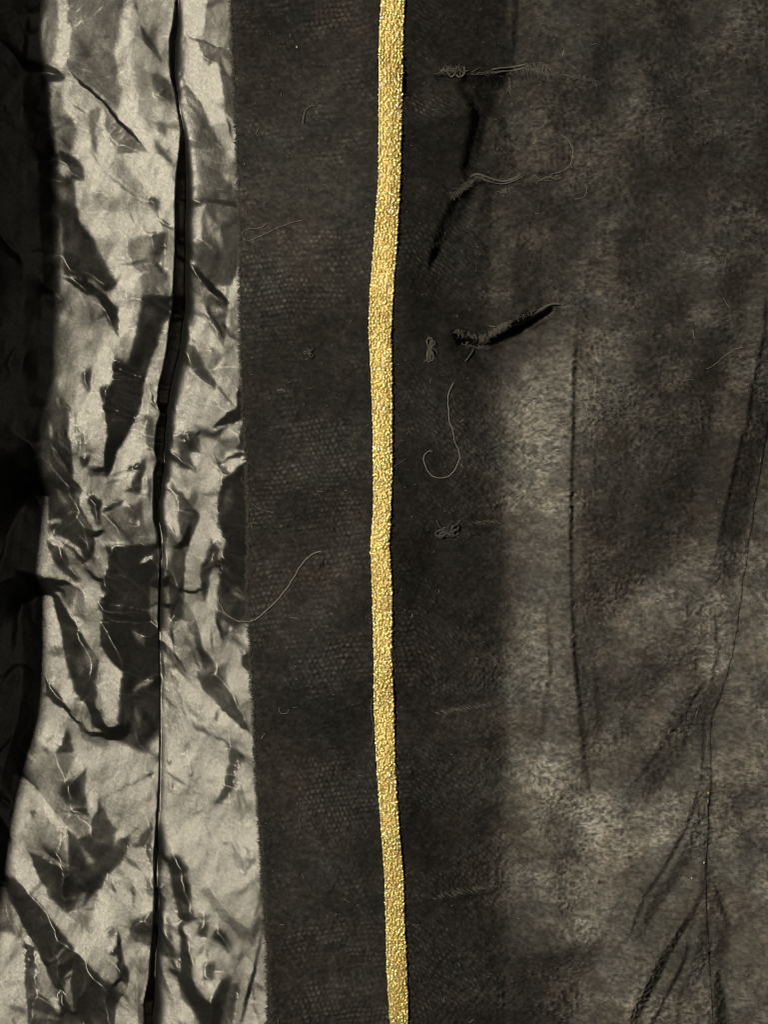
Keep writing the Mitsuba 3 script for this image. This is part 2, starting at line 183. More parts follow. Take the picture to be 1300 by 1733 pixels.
 (54, (980,930, 1130,810, 1180,960, 1280,1030, 1230,1250, 1180,1560, 1120,1700, 1000,1700, 1050,1400, 880,1220, 720,1040, 850,1150, 1000,1060), 1.2),
 (172, (150,480, 280,540, 550,860, 710,1050, 740,1330, 720,1320, 600,1140, 590,1000, 400,860, 340,1000, 390,1140, 230,1180, 290,1300, 400,1580, 440,1700, 240,1700, 150,1450, 60,960), 1.2), ((150, 72), (400,860, 550,900, 600,1100, 730,1330, 760,1480, 290,1300, 220,1180, 340,990), 2), (75, (290,860, 390,860, 330,980), 2),
 (56, (720,1050, 840,1180, 1050,1400, 1180,1530, 1120,1700, 790,1700, 760,1480), .9), (120, (880,1230, 1050,1400, 960,1450), 2), (50, (290,1300, 810,1500, 780,1700, 440,1700, 400,1560)), ('l', 155, (330,1310, 470,1340, 640,1420, 810,1500), 15), ('l', 135, (490,1560, 570,1670), 14), (88, (700,1510, 780,1530, 770,1600), 2), (72, (-20,1560, 160,1600, 240,1700, -20,1700), 2)]),
 ((180, 1240, 4.815), [
 (171, (0,60, 430,10, 430,1300, 90,1300, 60,800, 0,600), 2), (54, (20,-10, 430,-10, 430,30, 330,100, 370,200, 430,170, 430,280, 330,170, 220,140, 50,70), 3), ('l', 90, (0,520, 130,450, 280,380, 370,330), 13), ('l', 58, (330,345, 380,330), 36), (52, (0,680, 60,760, 90,770, 40,930, 100,860, 190,830, 190,920, 160,1010, 70,1110, 0,1160), 2), ('l', 80, (60,750, 150,690), 12), ('l', 90, (215,820, 265,770), 22),
 (84, (385,710, 362,1130, 330,1120, 300,940, 335,930, 220,930)), (105, (80,1100, 140,1100, 150,1180, 310,1170, 310,1260, 70,1260), 2), (165, (150,1000, 300,950, 330,1130, 160,1160), 1.5), ('l', 182, (392,720, 378,1000, 388,1150, 378,1260), 20), (90, (330,1150, 362,1140, 365,1260, 320,1260), 1)]),
 ((0, 1480, 5.652), [
 (168, (150,30, 350,-10, 430,130, 440,200, 540,270, 650,370, 840,360, 1040,-10, 1500,-10, 1500,700, 1300,1430, 1130,1430, 1200,1090, 500,420), 1.2), (53, (350,-10, 1040,-10, 820,280, 650,370, 540,270, 440,200, 430,130), 1.5), ('l', 110, (620,200, 740,210), 20), (125, (680,350, 800,160, 830,170, 770,320), 1.2),
 (122, (650,370, 840,360, 870,540, 800,520, 690,440), 2.5), (74, (780,310, 900,300, 890,340)), ('l', 78, (1060,60, 1100,160), 26),
 (36, (1060,710, 1130,640, 1140,480, 1200,740, 1250,960, 1240,1020, 1160,920, 1140,740), .9), (95, (1030,450, 1140,470, 1120,560, 1030,560), 2), (64, (1210,470, 1300,430, 1300,600), 2),
 (165, (-60,540, 150,590, 200,720, 240,1000, 265,1200, 290,1450, -60,1450), .9), (75, (0,280, 80,300, 150,570, 0,560), 3), (47, (20,-10, 150,40, 500,420, 680,630, 900,860, 1200,1090, 1120,1250, 1130,1450, 800,1450, 740,1300, 600,1300, 580,1170, 380,780, 230,550, 70,250), .9),
 (60, (210,640, 330,700, 380,800, 350,880, 420,1080, 510,1200, 600,1300, 740,1290, 800,1450, 290,1450, 265,1200, 240,1000), 1), (162, (70,280, 230,530, 380,780, 345,900, 330,700, 200,620, 150,570), .9), (95, (120,470, 200,540, 200,620, 150,570), 2),
 (102, (360,800, 400,870, 490,1000, 580,1160, 590,1280, 540,1240, 510,1190, 420,1080, 330,900), 1.5), (165, (500,1160, 580,1160, 590,1250, 540,1240)), ('l', 155, (350,1050, 500,1190), 15), ('l', 175, (20,60, 30,180, 90,400, 150,590), 11),
 ('l', 135, (440,820, 580,730, 670,650), 16), ('l', 170, (620,970, 700,890), 22), (115, (640,980, 680,960, 710,1150, 730,1290, 640,1160), 1.2), ('l', 78, (890,890, 790,1140), 26), (102, (60,1220, 250,1240, 260,1320, 140,1260), 2)]),
 ((220, 1480, 5.417), [
 (57, (0,370, 90,370, 240,280, 240,640, 50,580, 0,530), 2), (90, (140,-10, 235,-10, 235,200, 180,170, 130,100)), (94, (0,80, 90,90, 60,180, 0,180), 2), ('l', 95, (110,190, 220,215), 12), ((120, 74), (60,720, 190,700, 180,950, 150,1050, 145,1400, 100,1400, 50,1000), 1.5), ('l', 88, (110,740, 120,860), 30, 2), (165, (0,640, 60,740, 50,1000, 100,1400, 0,1400), 1.2), ('l', 188, (205,640, 190,900, 142,1130, 157,1290, 146,1400), 13)])]

# right of the seam
RIGHT = [((240, 0, 6.5), [
 (140, (380,-80, 510,-80, 520,330, 450,340, 370,350), 2), (182, (515,-80, 735,-80, 700,200, 665,400, 560,390, 520,340)), (110, (740,-80, 1100,-80, 1100,560, 970,560, 900,540, 670,440, 690,220), 1.5),
 (82, (560,430, 760,500, 1000,590, 1060,900, 1060,1400, 920,1250, 880,950, 850,780, 830,690, 760,780, 620,570), 2), (178, (440,370, 620,570, 750,740, 840,700, 860,900, 910,1200, 900,1350, 760,1350, 670,1220, 460,840, 370,720, 440,600, 450,450)), (140, (340,420, 440,370, 450,560, 350,690), 2),
 ('l', 40, (450,345, 560,420, 760,500, 955,570), 22), ('l', 160, (900,1350, 1000,1500), 40), (135, (760,1350, 920,1350, 1040,1560, 1040,1690, 900,1620), 2), ('l', 35, (940,1340, 970,1440, 1000,1540), 22),
 (63, (340,690, 450,830, 570,1010, 760,1350, 900,1620, 800,1560, 640,1350, 440,1040, 340,960), 1.4), (70, (380,1000, 640,1350, 780,1520, 900,1700, 420,1700, 420,1400), 1.8), (112, (430,960, 600,1150, 700,1290, 600,1200, 520,1090), 1.5), (105, (460,1210, 560,1330, 690,1460, 600,1420, 500,1270), 2), (46, (560,1350, 660,1470, 820,1560, 700,1520), 2)]),
 ((240, 250, 6.5), [
 (74, (440,0, 610,0, 700,200, 860,270, 1060,500, 1060,640, 440,640), 1.5), (108, (610,0, 880,0, 1060,200, 1060,280, 860,270, 700,190), 1.8), (95, (530,280, 600,280, 680,400, 600,420), 3), (112, (830,470, 1010,540, 990,570, 830,550), 2), (50, (440,560, 700,550, 1000,570, 1050,680, 860,650, 700,620, 440,645), 1.5),
 (122, (440,650, 700,620, 680,740, 610,790, 620,900, 650,1050, 540,960, 440,840)), (67, (700,630, 1060,690, 1080,1000, 1060,1200, 1000,1500, 780,1510, 640,1330, 440,1150, 440,860, 540,960, 650,1060, 640,740), 1.6), ('l', 96, (820,660, 850,1060), 32, 2), ('l', 125, (620,780, 650,1050), 24),
 (95, (440,1240, 540,1340, 700,1520, 860,1700, 660,1700, 590,1580, 440,1420), 1.5), (122, (990,1510, 780,1510, 950,1660)), (152, (1000,1500, 1080,1200, 1090,1700, 960,1700), 1.5), (33, (440,1130, 600,1290, 760,1480, 950,1670, 960,1700, 880,1700, 700,1530, 540,1340, 440,1220), .9), (128, (440,1450, 620,1600, 640,1700, 440,1700), 1.2), (38, (440,1390, 560,1530, 660,1700, 600,1600, 440,1440), .8)]),
 ((240, 500, 6.5), [
 (152, (470,50, 620,-10, 750,220, 900,530, 1100,860, 1000,840, 870,620, 700,500, 560,460, 540,280), 1.5), (68, (630,-10, 840,-10, 940,110, 920,250, 890,520, 830,400, 730,210), .9), (108, (750,100, 930,120, 920,180, 770,180), 2), (33, (835,-10, 950,80, 940,105, 890,70)), (152, (940,110, 1100,0, 1100,600, 1060,760, 900,560), 1.2), ('l', 80, (960,90, 1040,170), 16),
 (118, (580,440, 700,560, 830,820, 800,860, 680,740, 620,600), 2), (76, (700,500, 860,640, 850,800, 830,830, 740,620), 1.8), (44, (440,140, 500,190, 540,320, 565,510, 530,500, 500,330)), (130, (400,200, 460,200, 520,490, 400,500), 2), (90, (440,240, 480,250, 480,480, 420,430), 2),
 (54, (380,520, 550,510, 620,640, 690,790, 820,940, 810,1030, 680,950, 500,770, 360,640)), (148, (340,660, 500,780, 700,960, 880,1110, 1030,1240, 930,1290, 720,1390, 620,1480, 280,1470, 230,1300, 270,1060), 1), (118, (460,980, 520,950, 520,1060, 470,1050), 3), (112, (340,880, 420,900, 400,960), 3), ('l', 66, (820,960, 920,1110, 1010,1220), 26), (64, (270,1080, 330,1180, 410,1330, 350,1280)), (105, (600,1280, 660,1300, 640,1350, 590,1340), 3),
 (18, (1040,1000, 1130,1000, 1130,1340, 1000,1420, 930,1430, 760,1450, 850,1380, 1030,1230), .9), (150, (620,1480, 760,1540, 1070,1420, 1060,1600, 1000,1700, 620,1700), 1.2), (32, (770,1510, 900,1470, 980,1440, 850,1540)), (38, (1070,1450, 1150,1450, 1150,1700, 1030,1700)), (58, (300,1480, 600,1500, 620,1700, 320,1700), 2), (140, (220,1530, 310,1560, 310,1700, 210,1700), 1.5)]),
 ((240, 740, 6.5), [
 (158, (500,180, 620,-10, 830,-10, 860,60, 850,230, 1200,220, 1100,300, 870,480, 800,700, 830,960, 620,860, 640,430), 2), (57, (320,-10, 610,-10, 620,160, 500,180, 600,390, 520,360, 380,310, 400,180), 1.4), (92, (840,50, 1060,-10, 1030,120, 900,220, 850,230), 2), (20, (815,300, 880,255, 1010,200, 1020,175, 1180,150, 1180,190, 1000,225), .7), (60, (240,120, 380,170, 370,270, 260,260), 3),
 (150, (210,330, 310,290, 640,430, 620,600, 500,700, 380,530, 290,420), 1.5), (112, (420,420, 520,430, 500,540, 420,530), 3), (88, (530,580, 600,600, 600,720, 570,760, 510,700), 2), (57, (170,370, 290,470, 500,690, 630,860, 640,900, 520,1130, 470,1330, 440,1700, 250,1700, 240,1100, 180,1030, 160,580), 1.1), (138, (290,580, 340,620, 380,800, 400,1050, 375,1090, 300,920, 260,720), 2.2), (108, (220,930, 290,920, 330,1040, 260,1070), 2), ('l', 24, (310,960, 375,1090), 14), (90, (270,1100, 300,1100, 300,1400, 270,1300), 3),
 (162, (610,960, 720,1080, 740,1200, 640,1390, 600,1700, 455,1700, 470,1330, 530,1120), 1.1), (162, (620,700, 820,620, 780,760, 830,1000, 900,1160, 870,1260, 720,1060, 610,960, 640,880), 1.2), (46, (740,1090, 840,1240, 830,1400, 780,1500, 760,1700, 620,1700, 620,1400, 710,1300), 1.8), (145, (740,1480, 800,1450, 810,1700, 740,1700), 1.8),
 (28, (870,480, 1060,300, 1200,260, 1200,1700, 840,1700, 840,1380, 870,1260, 910,1170, 830,960, 790,760, 830,640), 1.6), (60, (900,550, 990,550, 960,800, 860,900), 4), ('l', 115, (900,1390, 950,1480), 30, 1.5), ('l', 30, (750,780, 750,900), 14), ('l', 24, (830,880, 822,1040), 16), ('l', 140, (870,1230, 850,1400), 24)]),
 ((230, 990, 6.5), [
 (118, (225,-10, 340,-10, 350,300, 310,400, 240,330), 1.5), (54, (350,-10, 500,-10, 530,150, 510,380, 370,430, 350,300), 1.2), (94, (510,380, 530,170, 660,340, 540,420), 2), (46, (880,-10, 1300,-10, 1300,450, 1060,500, 920,620, 860,400), 2.5), (105, (1050,80, 1120,70, 1210,160, 1130,150), 2), (115, (920,400, 990,400, 960,520), 2),
 (164, (510,-10, 690,-10, 740,180, 790,30, 870,-10, 830,200, 850,380, 840,460, 940,640, 1080,590, 1300,600, 1300,1700, 1260,1620, 1190,1430, 1130,1220, 1040,1160, 1030,840, 870,780, 830,700, 830,760, 720,700, 660,350, 560,180), 1.3), (44, (690,-10, 790,-10, 750,190, 720,170), 1.2), ('l', 30, (800,490, 835,760), 20), ('l', 40, (900,400, 945,630), 34), ('l', 50, (1090,530, 1170,490), 40, 2), (46, (1150,740, 1290,740, 1290,960, 1220,960, 1150,850), 1.5), ('l', 150, (1020,440, 1040,600), 36, 1.5),
 (130, (380,450, 490,500, 500,650, 420,680), 2), (95, (500,460, 600,640, 640,700, 500,650), 2), (152, (430,700, 560,690, 640,860, 600,1010, 540,980), 1.5), (112, (330,660, 400,680, 430,800, 500,950, 530,1050, 420,950, 320,800), 1.2), (52, (220,430, 340,600, 300,610, 220,520)), (58, (220,610, 310,640, 310,770, 220,680)),
 (60, (540,440, 660,350, 720,700, 830,830, 900,930, 1030,1130, 1200,1430, 1250,1620, 1210,1600, 940,1370, 640,1030, 640,960, 710,940, 600,640), 1.1), (100, (870,800, 1000,880, 990,1060, 860,900), 2.5), ('l', 130, (540,450, 620,640, 700,900), 26), ('l', 145, (1010,830, 1018,1100), 16), (85, (1000,1300, 1180,1450, 1100,1480), 3),
 ('l', 42, (370,430, 370,560, 410,740, 470,860, 540,1000), 30), ('l', 170, (220,500, 330,620), 32), ('l', 155, (325,640, 320,760), 24), ('l', 40, (600,700, 640,860, 700,950), 16),
 (168, (225,1050, 540,1080, 680,1160, 950,1380, 1250,1640, 1350,1700, 225,1700), .9), ('l', 172, (230,720, 310,810, 440,980, 560,1090), 26), (98, (240,830, 330,870, 430,1020, 280,1050), 3), ('l', 105, (260,1200, 360,1280, 440,1390), 30, 1.5), ('l', 84, (890,1400, 885,1510), 56), (104, (590,1480, 700,1550, 860,1650, 780,1700, 640,1600), 1.6), ('l', 135, (530,1330, 570,1250), 40, 3), ('l', 60, (300,1150, 330,1180), 36)]),
 ((180, 1240, 4.815), [
 (172, (400,-10, 760,-10, 900,50, 1200,160, 1350,150, 1350,1270, 400,1270), 1), ('l', 70, (880,40, 960,60), 16), ((95, 56), (960,60, 1130,190, 1060,300, 1040,420, 940,570, 880,570, 930,480, 990,250), 1), ('l', 82, (740,660, 820,580), 15), ('l', 80, (505,225, 518,250), 34), ('l', 74, (500,440, 530,450), 56, 1.5), ('l', 95, (540,300, 540,380), 14), ('l', 94, (690,320, 695,360), 38, 1.2), (110, (810,370, 870,330, 900,430)), ('l', 122, (820,770, 865,860), 24), ('l', 122, (740,130, 750,150), 42, 1.5), ('l', 132, (1050,430, 1100,680), 40, 1.5), ('l', 110, (1100,880, 1250,980), 15), ('l', 100, (1210,990, 1205,1030), 20), ('l', 135, (1170,540, 1210,600), 60, 3), ('l', 140, (700,470, 790,500), 16),
 ('l', 110, (460,180, 470,185), 24), ('l', 140, (870,1050, 930,1110), 18), ('l', 135, (940,860, 960,870), 20), (48, (500,1000, 580,980, 680,1090, 640,1160, 700,1270, 560,1270, 520,1100), 3), (54, (400,1200, 490,1230, 480,1270, 400,1270), 2), (110, (420,730, 440,860, 410,960), 1), (155, (440,820, 520,1000, 480,960, 430,900), 2), ('l', 90, (460,930, 480,1040), 20)]),
 ((220, 1480, 5.417), [
 (165, (250,-10, 1350,-10, 1350,1400, 210,1400), 1), (52, (240,60, 340,80, 330,230, 240,250), 2), (120, (620,120, 720,70, 900,250, 1090,480, 1060,580, 900,400), 1.5), (95, (900,260, 1100,460, 1060,560, 890,380), 2), ('l', 90, (630,140, 700,220), 18),
 (42, (380,-10, 510,-10, 560,100, 560,260, 630,380, 480,440, 530,590, 590,740, 590,890, 690,1040, 770,1080, 850,900, 950,850, 960,920, 890,1150, 830,1400, 740,1400, 640,1250, 480,1060, 440,920, 350,810, 470,860, 450,420, 420,240), 1.6), (18, (560,1000, 700,1130, 860,1130, 830,1400, 760,1400), 5),
 (58, (270,320, 340,310, 390,420, 400,560, 450,760, 300,700, 240,620, 240,480), 2.5), (165, (255,380, 300,400, 280,470), 1), (56, (620,400, 750,400, 720,530, 610,530), 2.5), (60, (640,290, 770,340, 700,390, 620,370), 2.5), (56, (800,470, 860,430, 950,680, 850,590, 780,520), 2.5), (80, (640,600, 720,620, 720,720, 660,700), 3), (58, (680,740, 810,720, 790,900, 680,890), 2.5), (110, (590,770, 640,780, 640,840), 3), (160, (590,420, 620,420, 600,520, 570,520), 2),
 (58, (1220,60, 1250,130, 1240,220, 1170,310, 1100,480, 1060,560, 1040,700, 970,880, 860,1400, 830,1400, 890,1130, 960,900, 1080,510, 1150,320)), (68, (1230,240, 1230,380, 1180,500, 1140,620, 1090,530, 1180,320), 1.5), (78, (960,930, 1040,900, 1020,1090, 950,1400, 850,1400), 1.2), (152, (1080,600, 1190,620, 1150,800, 1080,1050, 1000,1400, 960,1400, 1030,1000, 1060,800)), (150, (1200,700, 1300,560, 1320,1150, 1200,1260, 1130,1000), 1.5), (78, (1130,900, 1180,1050, 1195,1250, 1140,1100)), (60, (1150,1400, 1200,1270, 1310,1180, 1310,1400), 1.5), ('l', 165, (1170,1250, 1250,1360), 22),
 ('l', 33, (1250,340, 1200,600, 1150,850, 1080,1090, 1010,1400), 26), (118, (240,760, 290,800, 450,1150, 330,1000, 260,860), 1.5), (60, (240,1070, 285,1070, 270,1200, 235,1180), 1.5), (60, (440,1400, 460,1260, 640,1330, 700,1400), 2), ('l', 90, (330,1250, 350,1320), 30, 1.5), ('l', 95, (1180,880, 1210,960), 24)])]

def stray_creases(sheet, k):
    r = np.random.default_rng(200 + k); F = Sheet(sheet.x[0], sheet.x[-1], sheet.y[0], sheet.y[-1], sheet.g, 1.0)
    for i in range(430):            # small stray creases all over the cloth
        c = np.array([r.uniform(0, 450), r.uniform(-60, 1790)]); a = r.normal(1.0, .35) if r.random() < .75 else r.normal(-.6, .3); L = r.uniform(9, 42); wd = L * r.uniform(.08, .32)
        d, q = np.array([math.cos(a), math.sin(a)]), np.array([-math.sin(a), math.cos(a)])
        F.poly(r.choice([.42, .55, .68, .78, 1.5, 1.9]), [c - d * L, c - d * L * .2 + q * wd, c + d * L, c + d * L * r.uniform(-.2, .3) - q * wd * r.uniform(.1, .8)], r.choice([1.2, 2.5, 5.0]))
    for i in range(150):            # and small dents
        c = np.array([r.uniform(0, 450), r.uniform(-60, 1790)]); w_ = r.uniform(3, 9); F.line(r.choice([.5, .65, .75]), [c, c + r.normal(0, 7, 2)], w_, 2.0)
    return F.v[:sheet.v.shape[0], :sheet.v.shape[1]]
def soften(sheet, k):
    X, Y, g = sheet.X, sheet.Y, sheet.g
    wx = noise2(X, Y, 26, 30, k + 40, 2) * 8 + noise2(X, Y, 7, 8, k + 41, 2) * 5; wy = noise2(X, Y, 28, 26, k + 42, 2) * 8 + noise2(X, Y, 8, 7, k + 43, 2) * 5
    v = map_coordinates(sheet.v, [(Y + wy - sheet.y[0]) / g, (X + wx - sheet.x[0]) / g], order=1, mode='nearest')
    v = np.clip(102 + (v - 102) * 1.14, 9, 198); v = np.clip(v * stray_creases(sheet, k), 10, 200); b = gaussian_filter(v, 3.5); m = np.clip(0.1 + 2.0 * noise2(X, Y, 60, 70, k + 44, 2), 0, .32)     # some facets turn gently into the next
    n = noise2(X, Y, 34, 52, k + 2, 2) * 1.0 + noise2(X + .35 * Y, Y, 5, 34, k + 6, 2) * .45 + np.minimum(noise2(X + .3 * Y, Y, 15, 26, k, 3) * 1.0, .12) + noise2(X, Y, 4.2, 5, k + 3, 2) * 0.12
    return lin(v * (1 - m) + b * m) * np.exp(1.5 * n)
def satin_tone(sheet, data):
    # far left, under the shade: loose random facets
    r = np.random.default_rng(3)
    for _ in range(70):
        cx, cy, L, wd, a = r.uniform(-150, 70), r.uniform(-40, 1773), r.uniform(40, 120), r.uniform(12, 45), r.normal(1.1, .45)
        d, n = np.array([math.cos(a), math.sin(a)]), np.array([-math.sin(a), math.cos(a)]); c = np.array([cx, cy])
        q = [c - d * L, c + n * wd * r.uniform(.5, 1), c + d * L * r.uniform(.6, 1), c - n * wd * r.uniform(.5, 1)]
        if max(p[0] for p in q) < 92: sheet.poly(r.choice([45, 70, 105, 150]), q, r.uniform(1, 4))
    draw(sheet, data)
    return soften(sheet, 2)

ALPHA, PEAK, FLOOR = A_SATIN ** 2, 0.54, 0.010
def halfway(sheet):
    p = W(sheet.X, sheet.Y); l = LPOS - p; l /= np.linalg.norm(l, axis=-1, keepdims=True)
    v = np.array([0, 0, CAM_H]) - p; v /= np.linalg.norm(v, axis=-1, keepdims=True)
    h = l + v
    return h / np.linalg.norm(h, axis=-1, keepdims=True)
def refine(z, T, H, g, iters, bend, w, pin):
    """Descend to the crumple of a glossy cloth whose gloss comes nearest the tone map T; bend keeps it cloth-like, pin holds given heights."""
    shp, a2 = z.shape, ALPHA ** 2
    hx, hy, hz = (H[:-1, :-1, i] for i in range(3)); t = (np.clip(T, FLOOR + .001, .55) ** .45)[:-1, :-1]; w = w[:-1, :-1]; pw, pz = pin
    def f(v):
        z = v.reshape(shp); zx = (z[:-1, 1:] - z[:-1, :-1]) / g; zy = -(z[1:, :-1] - z[:-1, :-1]) / g
        N2 = 1 + zx * zx + zy * zy; N = np.sqrt(N2); c = (hz - zx * hx - zy * hy) / N; cc = np.clip(c, .02, 1)
        D = 1 - cc * cc * (1 - a2); L = FLOOR + PEAK * (a2 / D) ** 2; e = (L ** .45 - t) * w
        k = (2 * e + 24 * e ** 3) * w * .45 * L ** -.55 * PEAK * a2 * a2 * 4 * cc * (1 - a2) / D ** 3 * (c > .02)
        ex = np.maximum(N2 - 1.45, 0); gx = k * (-hx / N - c * zx / N2) + .8 * ex * zx; gy = k * (-hy / N - c * zy / N2) + .8 * ex * zy
        G = np.zeros(shp); G[:-1, 1:] += gx / g; G[:-1, :-1] -= gx / g; G[1:, :-1] -= gy / g; G[:-1, :-1] += gy / g
        lx = z[:, 2:] - 2 * z[:, 1:-1] + z[:, :-2]; ly = z[2:] - 2 * z[1:-1] + z[:-2]; b = 2 * bend
        G[:, 2:] += b * lx; G[:, 1:-1] -= 2 * b * lx; G[:, :-2] += b * lx; G[2:] += b * ly; G[1:-1] -= 2 * b * ly; G[:-2] += b * ly
        d = z - pz; G += 2e-6 * z + 2 * pw * d
        return (e * e + 6 * e ** 4).sum() + .2 * (ex * ex).sum() + bend * ((lx * lx).sum() + (ly * ly).sum()) + 1e-6 * (z * z).sum() + (pw * d * d).sum(), G.ravel()
    return minimize(f, z.ravel(), jac=True, method='L-BFGS-B', options=dict(maxiter=iters, maxcor=12, maxfun=iters * 2)).x.reshape(shp)
def crumple(sheet, T, w, pin):
    def down(a, f):
        ny, nx = a.shape[0] // f * f, a.shape[1] // f * f
        return a[:ny, :nx].reshape(ny // f, f, nx // f, f).mean((1, 3))
    H = halfway(sheet); z0 = solve_relief(sheet, satin_tilt(sheet, T), .3, 4e-6, (pin[0], pin[1], 3.0)); z = None
    for f, it, bd in ((8, 260, .004), (4, 180, .005), (2, 180, .004), (1, 220, .003)):
        Tf = down(T ** .45, f) ** (1 / .45); Hf = np.stack([down(H[..., i], f) for i in range(3)], -1)
        if z is None: z = down(gaussian_filter(z0, f * .4), f)
        else:
            yy, xx = np.mgrid[0:Tf.shape[0], 0:Tf.shape[1]]; z = map_coordinates(z, [(yy - .5) / 2, (xx - .5) / 2], order=1, mode='nearest')
        z = refine(z, Tf, Hf, sheet.g * f, it, bd, down(w, f), (down(pin[0], f) * f, down(pin[1], f)))
    return z
def satin_tilt(sheet, L):
    """Tilt towards the lamp that a smooth black satin needs to look this bright from above, given its gloss."""
    p = W(sheet.X, sheet.Y)
    l = LPOS - p; l /= np.linalg.norm(l, axis=-1, keepdims=True)
    v = np.array([0, 0, CAM_H]) - p; v /= np.linalg.norm(v, axis=-1, keepdims=True)
    h = l + v
    u = np.array([-math.cos(LAMP_AZ), math.sin(LAMP_AZ)])
    hs = (h[..., 0] * u[0] + h[..., 1] * u[1]) / h[..., 2]
    t = ALPHA * np.sqrt(np.maximum(np.sqrt(PEAK / np.clip(L - FLOOR, 0.002, PEAK)) - 1, 0))
    return np.clip(hs - t, -0.62, 0.6)

#== BUILD
# ---------------------------------------------------------------- table the garment lies on
scene['table_top'] = mikit.ply(trimesh.creation.box([1.6, 1.2, 0.03], transform=trimesh.transformations.translation_matrix([0, 0, -0.028 - 0.015])), 'mat_table')
labels['table_top'] = {'kind': 'structure', 'label': 'wooden table top under the garment', 'category': 'table'}
ROOT = 'velvet_garment'
labels[ROOT] = {'label': 'worn black velvet garment with a gold braid and creased satin lining laid flat', 'category': 'garment'}

# ---------------------------------------------------------------- the satin lining: two panels meeting at a seam
GY0, GY1 = -120, 1852
A = Sheet(-160, 484, GY0, GY1, 2, 150)          # one cloth drawing for both panels: the seam is a step down to the right
toneL = satin_tone(A, LEFT)
B = Sheet(-160, 484, GY0, GY1, 2, 150); draw(B, RIGHT); toneR = soften(B, 7)
in_gap = (A.X >= seam(A.Y) - 1) & (A.X <= gap_end(A.Y) + 1)
tone = np.where(A.X < seam(A.Y), toneL, toneR); tone[in_gap] = .012
wA = np.where(A.X < shade_edge(A.Y) - 30, .12, np.where(A.X > velvet_edge(A.Y) + 10, .05, np.where(in_gap, .5, 1.0)))
zL = crumple(A, tone, wA, (0 * A.X, 0 * A.X)); zR = zL
TAN = math.tan(LAMP_ELEV) / math.cos(LAMP_AZ)
def weave_color(X, Y, base, seed):
    k = 1 + 0.75 * noise2(X, Y, 2.3, 2.3, seed, 2) + 0.12 * noise2(X, Y, 30, 40, seed + 3, 2)
    return np.clip(k, .4, 1.8)[..., None] * np.array(base)
SATIN = [.086, .083, .075]
ys = np.arange(GY0 + 2, GY1 - 1, 2.0)
t = np.linspace(0, 1, 226)[None, :]; e = seam(ys)[:, None]
X = -150 + (e + 150) * t; Y = ys[:, None] + 0 * X
Z = A.at(X, Y, zL) + gaussian_filter(rng.normal(0, 1, X.shape), 0.6) * 0.06
tail = [(1.0, -0.8), (1.5, -3.0), (1.2, -14.0), (-3.0, -34.0)]
X = np.hstack([X] + [X[:, -1:] + dx for dx, _ in tail]); Z = np.hstack([Z] + [Z[:, -1:] + dz for _, dz in tail]); Y = ys[:, None] + 0 * X
sheet_mesh(ROOT + '__lining_panel', X, Y, Z, 'mat_satin', weave_color(X, Y, SATIN, 1))
labels[ROOT + '__lining_panel'] = {'label': 'creased black satin lining left of its seam, half in shadow'}
t = np.linspace(0, 1, 112)[None, :]
X = e - 7 + (velvet_edge(ys)[:, None] + 40 - e + 7) * t; Y = ys[:, None] + 0 * X
under = np.maximum(0, X - velvet_edge(Y) - 3)
zedge = gaussian_filter1d(B.at(velvet_edge(ys), ys, zR), 12)
corr = gaussian_filter1d(A.at(seam(ys) - 2, ys, zL) - np.maximum(gap_end(ys) - seam(ys), 1.2) * TAN * 1.05 - 1.2 - B.at(gap_end(ys) + 2, ys, zR), 2)[:, None]
Z = B.at(X, Y, zR) + corr * np.exp(-np.maximum(0, X - gap_end(Y)) / 7) + gaussian_filter(rng.normal(0, 1, X.shape), 0.6) * 0.06 - 0.5 * under
sheet_mesh(ROOT + '__lining_panel_001', X, Y, Z, 'mat_satin', weave_color(X, Y, SATIN, 2))
labels[ROOT + '__lining_panel_001'] = {'label': 'creased satin lining strip between its seam and the velvet edge'}

